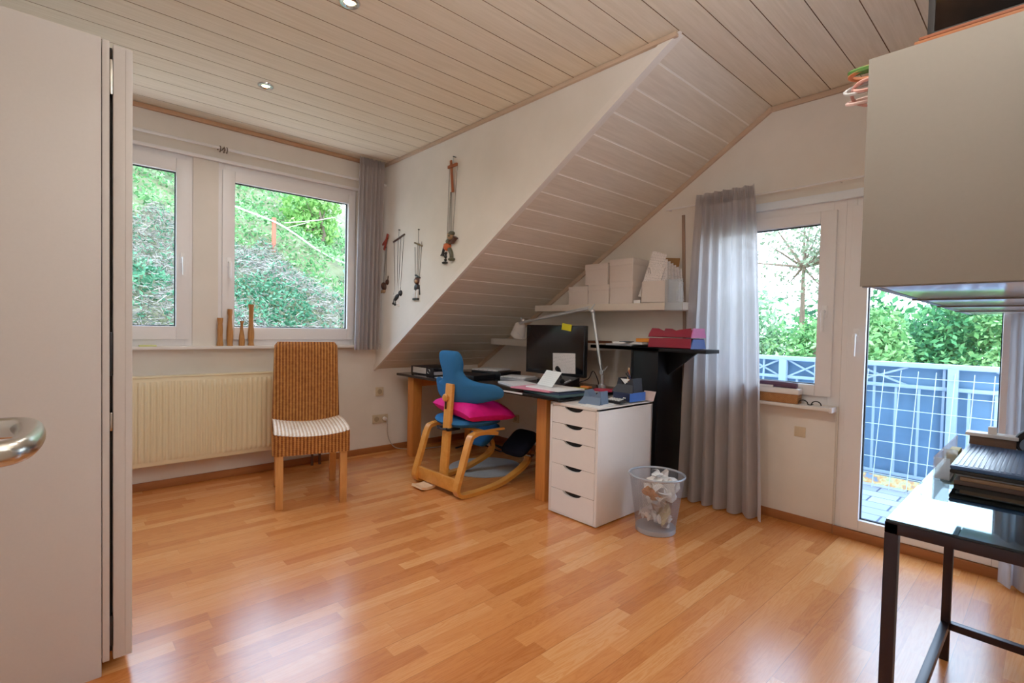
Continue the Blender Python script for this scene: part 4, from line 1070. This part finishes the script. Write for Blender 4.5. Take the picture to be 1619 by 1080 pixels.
# cables hanging over the cabinet edge
cc = thing('cable_coil', 'green orange and pink cords spilling over the corner of the wall cabinet', 'cords', (-1.93, -3.88, CZ1))
def loop(y, z, ry, rz_, tw, mat, x=-1.93, r=.004, ext=.06):
    pts = [(x + tw * math.sin(a) * .02, -3.862 + y + ry * (1 - math.cos(a)) * .5, z + rz_ * math.sin(a)) for a in [2*PI*i/24 for i in range(24)]]
    part('cord', MB().tube(pts, r, 6, True), mat, cc)
pkc = M('pink_cord', 'e0a8a0', .5); wc = M('white_cord', 'cfd0d4', .5); gc = M('green_cord', '4f7a34', .5); oc = M('orange_cord', 'c87a4e', .5)
loop(-.05, CZ1 + .012, .10, .006, 1, gc, r=.007); loop(-.05, CZ1 + .002, .10, .005, -1, oc, r=.006)
loop(-.03, CZ1 - .03, .09, .022, 1.5, wc); loop(-.03, CZ1 - .045, .075, .02, -1.5, pkc); loop(-.03, CZ1 - .025, .07, .028, 2, pkc); loop(-.03, CZ1 - .06, .085, .012, 1, M('pale_pink_cord', 'f0d0cc', .5))

# ------------------------------------------------------------------ glass table
gt = thing('glass_table', 'dark metal framed narrow table with a glass top at the right', 'table', (-1.5, -4.11, 0))
ft = M('table_frame_dark', '2b2228', .35, .4, var=.08)
tx0, tx1, ty0, ty1, tz = -1.985, -.985, -4.295, -3.928, .745
b_ = .026
fr_ = MB().box(tx0, tx1, ty1 - b_, ty1, tz - b_, tz - .001, .002).box(tx0, tx1, ty0, ty0 + b_, tz - b_, tz - .001, .002).box(tx0, tx0 + b_, ty0, ty1, tz - b_, tz - .001, .002).box(tx1 - b_, tx1, ty0, ty1, tz - b_, tz - .001, .002)
part('top_frame', fr_, ft, gt)
def table_glass():
    m = bpy.data.materials.new('table_glass_top'); m.use_nodes = True; t = NT(m); out = m.node_tree.nodes['Material Output']; t.n.remove(t.n['Principled BSDF'])
    tr = t.new('ShaderNodeBsdfTransparent'); tr.inputs[0].default_value = (.80, .88, .9, 1); g = t.new('ShaderNodeBsdfGlossy'); g.inputs['Roughness'].default_value = .03; g.inputs[0].default_value = (.62, .80, .9, 1)
    f = t.new('ShaderNodeFresnel'); f.inputs[0].default_value = 1.6
    mx = t.new('ShaderNodeMixShader'); t.link(t.math('MINIMUM', t.math('MULTIPLY', f.outputs[0], 1.5), 1), mx.inputs[0]); t.link(tr.outputs[0], mx.inputs[1]); t.link(g.outputs[0], mx.inputs[2]); t.link(mx.outputs[0], out.inputs[0]); return m
part('glass_top', MB().box(tx0 + .002, tx1 - .002, ty0 + .002, ty1 - .002, tz, tz + .005), table_glass(), gt)
for lx in (tx0, tx1 - b_):
    for ly in (ty0, ty1 - b_):
        part('leg', MB().box(lx, lx + b_, ly, ly + b_, 0, tz - b_, .002), ft, gt)
part('stretcher', MB().box(tx1 - b_, tx1, ty0 + b_, ty1 - b_, .115, .141, .002), ft, gt)
part('stretcher', MB().box(tx0 + b_, tx1 - b_, ty1 - b_ + .001, ty1 - .001, .115, .141, .002), ft, gt)
part('bolt', MB().tube([(tx0 + .03, ty1 - .013, tz - .045), (tx0 + .03, ty1 - .002, tz - .045)], .007, 10), ft, gt)

TT = tz + .0056
flat('folder', 'brown folder lowest in the stack on the glass table', 'folder', -1.25, -4.13, .50, .27, .012, 0, M('dark_brown_folder', '4c3a34', .5), TT)
flat('folder', 'tan folder in the middle of the stack on the glass table', 'folder', -1.25, -4.135, .49, .26, .010, .01, M('tan_folder', '8a6b52', .5), TT + .0123)
flat('folder', 'pale folder under the laptop on the glass table', 'folder', -1.245, -4.13, .48, .265, .006, .0, M('pale_folder', 'b9c0cc', .5), TT + .0226)
lt = thing('laptop', 'closed dark blue ribbed laptop on the folder stack', 'laptop', (-1.29, -4.12, TT + .029))
lc = M('laptop_blue', '3f5a86', .3, .1, var=.04)
part('base', MB().box(-1.50, -1.06, -4.29, -3.985, TT + .0292, TT + .040, .003), blk, lt)
part('lid', MB().box(-1.50, -1.06, -4.29, -3.985, TT + .0405, TT + .052, .004), lc, lt)
rb = MB()
for i in range(28): rb.box(-1.485, -1.075, -4.283 + i * .0105, -4.277 + i * .0105, TT + .0522, TT + .0532)
part('ribs', rb, lc, lt)
# clear plastic drawer organizer left of the laptop
po = thing('plastic_organizer', 'clear plastic organizer with yellow and red items beside the laptop', 'organizer', (-1.2, -3.965, TT))
cp = cloth_mat('organizer_plastic', 'e8eef2', .5, .55)
part('shell', MB().box(-1.47, -.98, -3.982, -3.945, TT, TT + .004).box(-1.47, -.98, -3.949, -3.945, TT + .004, TT + .062).box(-1.47, -1.466, -3.982, -3.949, TT + .004, TT + .062).box(-1.30, -1.296, -3.982, -3.949, TT + .004, TT + .062), cp, po)
solo('sticky_pad', MB().box(-1.29, -1.16, -3.978, -3.953, TT + .0045, TT + .05, .002), M('pad_yellow', 'd9c45a', .6), 'yellow notepad in the clear plastic organizer', 'notepad')
solo('eraser', MB().box(-1.40, -1.33, -3.978, -3.953, TT + .0045, TT + .022, .003), M('eraser_white', 'd8dce0', .5), 'white eraser in the clear organizer near the laptop corner', 'eraser')
solo('ink_pad', MB().box(-1.15, -1.05, -3.978, -3.953, TT + .0045, TT + .028, .003), M('ink_red', 'a8383a', .5), 'red ink pad in the clear plastic organizer', 'ink pad')
wbx = thing('wooden_box', 'open-fronted box with white lid and brown side behind the laptop', 'box', (-.98, -4.0, TT))
part('box_body', MB().box(-1.045, -.995, -4.10, -3.985, TT + .0295, TT + .078, .002), wood('box_brown', '5a4236', '7d6150', 1, 12), wbx)
part('box_lid', MB().box(-1.052, -.99, -4.105, -3.975, TT + .078, TT + .089, .002), white_lac, wbx)
part('lid_knob', MB().box(-1.035, -1.010, -4.052, -4.03, TT + .089, TT + .112, .002), white_lac, wbx)
part('foot', MB().box(-1.045, -.995, -4.10, -3.985, TT + .0288, TT + .0295), white_lac, wbx)
td = thing('tape_dispenser', 'black upright disc with grey hub behind the laptop', 'tape dispenser', (-1.02, -4.13, TT + .04))
part('disc', MB().lathe([(.001, -.012), (.042, -.012), (.046, -.006), (.046, .006), (.042, .012), (.001, .012)], (-1.03, -4.14, TT + .075), 28, rot=Matrix.Rotation(PI/2, 4, 'Y')), blk, td)
part('hub', MB().lathe([(.001, -.03), (.02, -.03), (.02, 0)], (-1.045, -4.128, TT + .07), 18, rot=Matrix.Rotation(PI/2, 4, 'Y')), M('hub_grey', '6d7a90', .3, .2), td)

# ------------------------------------------------------------------ outside: hillside behind the left windows
def hill(x, y):
    return -.32 + .62 * y + .10 * math.sin(1.7 * x + .6) + .06 * math.sin(3.1 * y + 2 * x) - .17 * (x + .7) - .28 * max(0, x + .2)
soil = plaster('hill_soil', '4f5a36', '7d7a5c')
struct('hillside', MB().grid(lambda u, v: (-8 + 14 * u, .9 + 10 * v, hill(-8 + 14 * u, .9 + 10 * v) - .03), 40, 30), soil)
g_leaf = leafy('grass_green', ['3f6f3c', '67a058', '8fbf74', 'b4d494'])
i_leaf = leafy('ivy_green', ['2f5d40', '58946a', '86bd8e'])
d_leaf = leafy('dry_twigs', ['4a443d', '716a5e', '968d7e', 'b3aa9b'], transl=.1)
def dryzone(x, y):
    b = 4.25 - .12 * (-.7 - x) if x < -.7 else 4.25 - 2.3 * (x + .7)
    return y < b + .25 * math.sin(5 * x) + .12 * math.sin(13 * x)
def scatter(n, cond, size, seed, up, lift, elong=None):
    rg = random.Random(seed); mb = MB(); k = 0
    while k < n:
        x = rg.uniform(-4.2, 1.7); y = rg.uniform(1.4, 7.6)
        if not cond(x, y, rg): continue
        k += 1
        p = Vector((x, y, hill(x, y) + rg.uniform(0, lift)))
        if elong:
            d = Vector((rg.gauss(0, 1), rg.gauss(0, 1) - .4, rg.gauss(0, .6))).normalized(); L = size * rng_u(rg, .6, 2.2)
            w = d.orthogonal().normalized() * elong
            mb.add([p - d * L - w, p + d * L - w, p + d * L + w, p - d * L + w], [[0, 1, 2, 3]])
        else: mb.leaves(1, lambda: p, size, rg, up)
    return mb
def rng_u(rg, a, b): return rg.uniform(a, b)
patch = lambda x, y: math.hypot((x + 1.25) / .5, (y - 2.75) / .45) < 1 or math.hypot((x + 3.0) / .6, (y - 2.4) / .4) < 1
ga = scatter(15000, lambda x, y, r: not dryzone(x, y) and math.sin(2.3*x + 1.1*y) + math.sin(1.3*y - 2*x) > -1.85, .036, 1, .8, .14)
solo('hill_grass', ga, g_leaf, 'bright green grass and weeds covering the upper hillside behind the left windows', 'grass', kind='stuff')
iv = scatter(7000, lambda x, y, r: (dryzone(x, y) and (patch(x, y) or r.random() < .26)), .030, 2, .8, .12)
solo('ground_ivy', iv, i_leaf, 'dark green ivy patches creeping through the dry hillside below the rope fence', 'ivy', kind='stuff')
dr_ = scatter(19000, lambda x, y, r: dryzone(x, y) and not (patch(x, y) and r.random() < .7), .030, 3, 0, .12, .0035)
solo('dry_brush', dr_, d_leaf, 'pale dry twigs and leaves on the lower hillside behind the left windows', 'brush', kind='stuff')
bark = wood('bark', '4a3c30', '7a6653', 2, 20, .9)
def plant(name, label, cat, c, r, n, size, mat, seed, trunk=None, group=None, hollow=.35, sub=9):
    rg = random.Random(seed); cl_ = []
    for _ in range(sub):
        d = Vector((rg.gauss(0, 1), rg.gauss(0, 1), rg.gauss(0, 1))).normalized() * rg.uniform(.35, .8)
        cl_.append((Vector((c[0] + d.x * r[0], c[1] + d.y * r[1], c[2] + d.z * r[2])), rg.uniform(.4, .65)))
    def samp():
        p, k = cl_[rg.randrange(sub)]
        d = Vector((rg.gauss(0, 1), rg.gauss(0, 1), rg.gauss(0, 1))).normalized() * (rg.random() ** hollow) * k
        return (p.x + d.x * r[0], p.y + d.y * r[1], p.z + d.z * r[2])
    zb = trunk if trunk is not None else c[2] - r[2]
    root = thing(name, label, cat, (c[0], c[1], zb), group=group)
    part('foliage', MB().leaves(n, samp, size, rg, .4), mat, root)
    m = MB().tube([(c[0], c[1], zb), (c[0] + .1, c[1], (zb + c[2]) / 2), (c[0], c[1], c[2] + r[2] * .3)], [.05 * r[2] + .03, .04 * r[2] + .02, .02], 8)
    for p, k in cl_: m.tube([(c[0], c[1], c[2] - r[2] * .35), tuple(p)], [.02 * r[2] + .01, .008], 6)
    part('trunk' if trunk is not None else 'stem', m, bark, root)
    return root
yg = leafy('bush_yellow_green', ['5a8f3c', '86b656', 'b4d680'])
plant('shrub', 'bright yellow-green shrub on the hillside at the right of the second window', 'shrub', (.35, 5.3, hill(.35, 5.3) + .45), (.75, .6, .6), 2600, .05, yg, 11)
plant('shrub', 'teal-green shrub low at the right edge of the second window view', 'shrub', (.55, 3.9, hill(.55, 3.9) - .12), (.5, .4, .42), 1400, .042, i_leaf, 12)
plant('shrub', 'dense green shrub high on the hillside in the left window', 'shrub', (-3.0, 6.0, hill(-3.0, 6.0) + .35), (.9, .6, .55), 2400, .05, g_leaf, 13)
fp = thing('rope_fence', 'reddish post with a white rope strung across the hillside', 'fence', (-.725, 4.4, 2.35))
part('post', MB().tube([(-.725, 4.4, hill(-.725, 4.4) - .1), (-.725, 4.4, 2.84)], .032, 10), M('red_brown_post', 'b0563c', .6), fp)
part('rope', MB().tube(cr([(-1.72, 4.43, 3.09), (-1.296, 4.4, 2.925), (-.725, 4.37, 2.77), (-.4, 4.37, 2.62), (-.1, 4.36, 2.44), (.2, 4.35, 2.30), (.46, 4.33, 2.225), (1.2, 4.3, 2.1)], 5), .013, 6), M('white_rope', 'e8e2da', .8), fp)
part('twig', MB().tube([(-.5, 4.6, 2.82), (.1, 4.75, 2.98), (.45, 4.8, 3.1)], .008, 5).tube([(-.45, 4.6, 2.75), (-.05, 4.7, 2.92)], .006, 5), M('pale_twig', 'b5a896', .8), fp)

# ------------------------------------------------------------------ balcony
struct('balcony_floor', MB().box(.22, 1.62, -5.4, -1.2, -.10, -.012), tiles())
rlm = M('railing_pale_blue', '94aac2', .4, .1)
ra = thing('balcony_railing', 'pale painted metal balcony railing with crossed bars', 'railing', (1.5, -3.1, 0))
part('top_rail', MB().box(1.475, 1.53, -5.3, -1.3, .925, .962, .004), rlm, ra)
part('middle_rail', MB().box(1.485, 1.515, -5.3, -1.3, .765, .792, .003), rlm, ra)
part('bottom_rail', MB().box(1.485, 1.515, -5.3, -1.3, .07, .095, .003), rlm, ra)
for py in (-1.35, -2.515, -3.672, -4.83):
    part('post', MB().box(1.455, 1.515, py - .03, py + .03, -.012, .93, .003), rlm, ra)
y = -1.49
while y > -5.2:
    if min(abs(y - p) for p in (-2.515, -3.672, -4.83)) > .05:
        part('bar', MB().box(1.493, 1.507, y - .008, y + .008, .09, .93 if (round((y + 1.49) / .142) % 3 == 0) else .77), rlm, ra)
    y -= .142
for a, b in ((-2.20, -2.475), (-2.555, -2.82), (-3.05, -3.405), (-1.4, -1.9), (-3.9, -4.2)):
    part('cross_bar', MB().strip([(1.495, a, .785), (1.495, b, .925)], (1, 0, 0), .012, .014).strip([(1.503, a, .925), (1.503, b, .785)], (1, 0, 0), .012, .014), rlm, ra)
scr = M('screen_blue_grey', '557898', .6, var=.3, scale=6)
solo('privacy_screen', MB().box(1.536, 1.542, -5.3, -1.3, -.011, .925), scr, 'dark blue-grey privacy screen sheet fixed behind the balcony railing', 'screen')
wgm = M('wire_white', 'b4c4d4', .4)
wg = thing('wire_grid', 'white wire grid panel leaning inside the balcony railing', 'wire grid', (1.38, -3.6, -.012))
for k in range(11):
    yy = -2.95 - .105 * k
    part('upright_wire', MB().tube([(1.30, yy + .02, -.008), (1.455, yy + .0, .90)], .0028, 5), wgm, wg)
for k in range(7):
    t = .1 + .125 * k
    part('cross_wire', MB().tube([(1.30 + .155 * t / .9, -2.92, t), (1.30 + .155 * t / .9, -4.02, t)], .0026, 5), wgm, wg)
pm2, pt2, pp2 = base('patterned_strip', rough=.7)
vv = pt2.noise(pt2.coord(), 14, 3); pt2.link(pt2.ramp(vv, [(.3, lin('8fae58')), (.45, lin('dcdca0')), (.55, lin('e0a45c')), (.65, lin('7d97b0'))]), pp2.inputs['Base Color'])
solo('fabric_strip', MB().box(1.44, 1.45, -4.0, -2.6, -.0115, .062), pm2, 'colourful yellow-green patterned strip along the foot of the balcony railing', 'strip')
# trees beyond the balcony
struct('garden_ground', MB().quad((1.7, -14, -2.6), (26, -14, -2.6), (26, 12, -2.6), (1.7, 12, -2.6)), soil)
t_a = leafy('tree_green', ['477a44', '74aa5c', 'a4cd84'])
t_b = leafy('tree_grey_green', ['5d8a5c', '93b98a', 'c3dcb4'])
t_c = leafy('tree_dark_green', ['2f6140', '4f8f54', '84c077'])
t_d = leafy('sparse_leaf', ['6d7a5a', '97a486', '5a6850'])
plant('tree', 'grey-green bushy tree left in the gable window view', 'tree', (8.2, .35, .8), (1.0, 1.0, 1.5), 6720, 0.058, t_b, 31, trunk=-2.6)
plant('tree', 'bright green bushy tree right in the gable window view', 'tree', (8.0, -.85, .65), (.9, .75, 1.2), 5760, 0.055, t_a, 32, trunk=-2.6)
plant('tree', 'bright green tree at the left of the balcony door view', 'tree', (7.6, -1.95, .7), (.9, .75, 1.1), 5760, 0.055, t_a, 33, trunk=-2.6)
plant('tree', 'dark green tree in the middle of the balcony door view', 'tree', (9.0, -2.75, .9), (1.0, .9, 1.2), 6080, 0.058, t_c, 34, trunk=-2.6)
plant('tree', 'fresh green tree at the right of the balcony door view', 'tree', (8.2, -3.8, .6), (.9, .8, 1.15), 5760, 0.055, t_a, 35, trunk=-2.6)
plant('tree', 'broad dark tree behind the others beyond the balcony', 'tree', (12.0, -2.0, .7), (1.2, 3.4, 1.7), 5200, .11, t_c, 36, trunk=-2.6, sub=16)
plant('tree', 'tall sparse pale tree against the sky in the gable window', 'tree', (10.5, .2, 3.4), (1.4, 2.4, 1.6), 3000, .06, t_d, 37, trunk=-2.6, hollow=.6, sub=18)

# ------------------------------------------------------------------ camera
r_ = (0.735791, -0.676849, 0.022057); u_ = (0.002508, 0.035293, 0.999374); f_ = (0.677204, 0.735275, -0.027666)
cam = bpy.data.objects.new('camera', bpy.data.cameras.new('camera')); C.objects.link(cam)
m4 = Matrix(((r_[0], u_[0], -f_[0], -3.37948), (r_[1], u_[1], -f_[1], -4.17994), (r_[2], u_[2], -f_[2], 1.16435), (0, 0, 0, 1)))
cam.matrix_world = m4
cam.data.sensor_fit = 'HORIZONTAL'; cam.data.sensor_width = 36; cam.data.lens = 36 * 794.338 / 1619
cam.data.clip_start = .02; cam.data.clip_end = 200
bpy.context.scene.camera = cam

# ------------------------------------------------------------------ light
w = bpy.data.worlds.new('sky'); bpy.context.scene.world = w; w.use_nodes = True
t = NT(w); bgn = w.node_tree.nodes['Background']
z = t.sep(t.coord('Generated'))[2]
t.link(t.ramp(t.math('ADD', t.math('MULTIPLY', z, .5), .5), [(.0, (.62, .62, .62)), (.47, (.78, .80, .82)), (.52, (.86, .95, 1.0)), (.68, (.70, .86, 1.0)), (1, (.50, .70, 1.0))]), bgn.inputs[0])
bgn.inputs[1].default_value = 7
def lamp(name, kind, loc, energy, col, **kw):
    l = bpy.data.lights.new(name, kind); l.energy = energy; l.color = col
    for k, v in kw.items(): setattr(l, k, v)
    o = bpy.data.objects.new(name, l); o.location = loc; C.objects.link(o); return o
for i, (x, y) in enumerate([(-2.411, -.873), (-2.391, -1.99), (-2.40, -3.1)]):
    lamp('spot_lamp', 'SPOT', (x, y, H - .03), 20, (1, .88, .74), spot_size=math.radians(165), spot_blend=.9, shadow_soft_size=.05)
lamp('fill_uplight', 'AREA', (-2.6, -4.1, 1.9), 30, (1, .98, .95), size=.5).rotation_euler = (PI, 0, 0)  # added unseen fill bouncing off the ceiling, no fixture stands here
s = lamp('sun', 'SUN', (0, 0, 8), 5.5, (1, .95, .86), angle=math.radians(8))
s.rotation_euler = Vector((.8, .34, -1)).to_track_quat('-Z', 'Y').to_euler()
sc = bpy.context.scene
sc.view_settings.view_transform = 'Standard'; sc.view_settings.look = 'None'
sc.view_settings.exposure = .18; sc.view_settings.gamma = 1.12
sc.view_settings.use_white_balance = True; sc.view_settings.white_balance_temperature = 5850; sc.view_settings.white_balance_tint = 8
sc.cycles.max_bounces = 10; sc.cycles.diffuse_bounces = 5; sc.cycles.glossy_bounces = 4; sc.cycles.transparent_max_bounces = 16
sc.cycles.transmission_bounces = 4; sc.cycles.sample_clamp_indirect = 6; sc.cycles.caustics_reflective = False; sc.cycles.caustics_refractive = False
sc.cycles.use_denoising = True
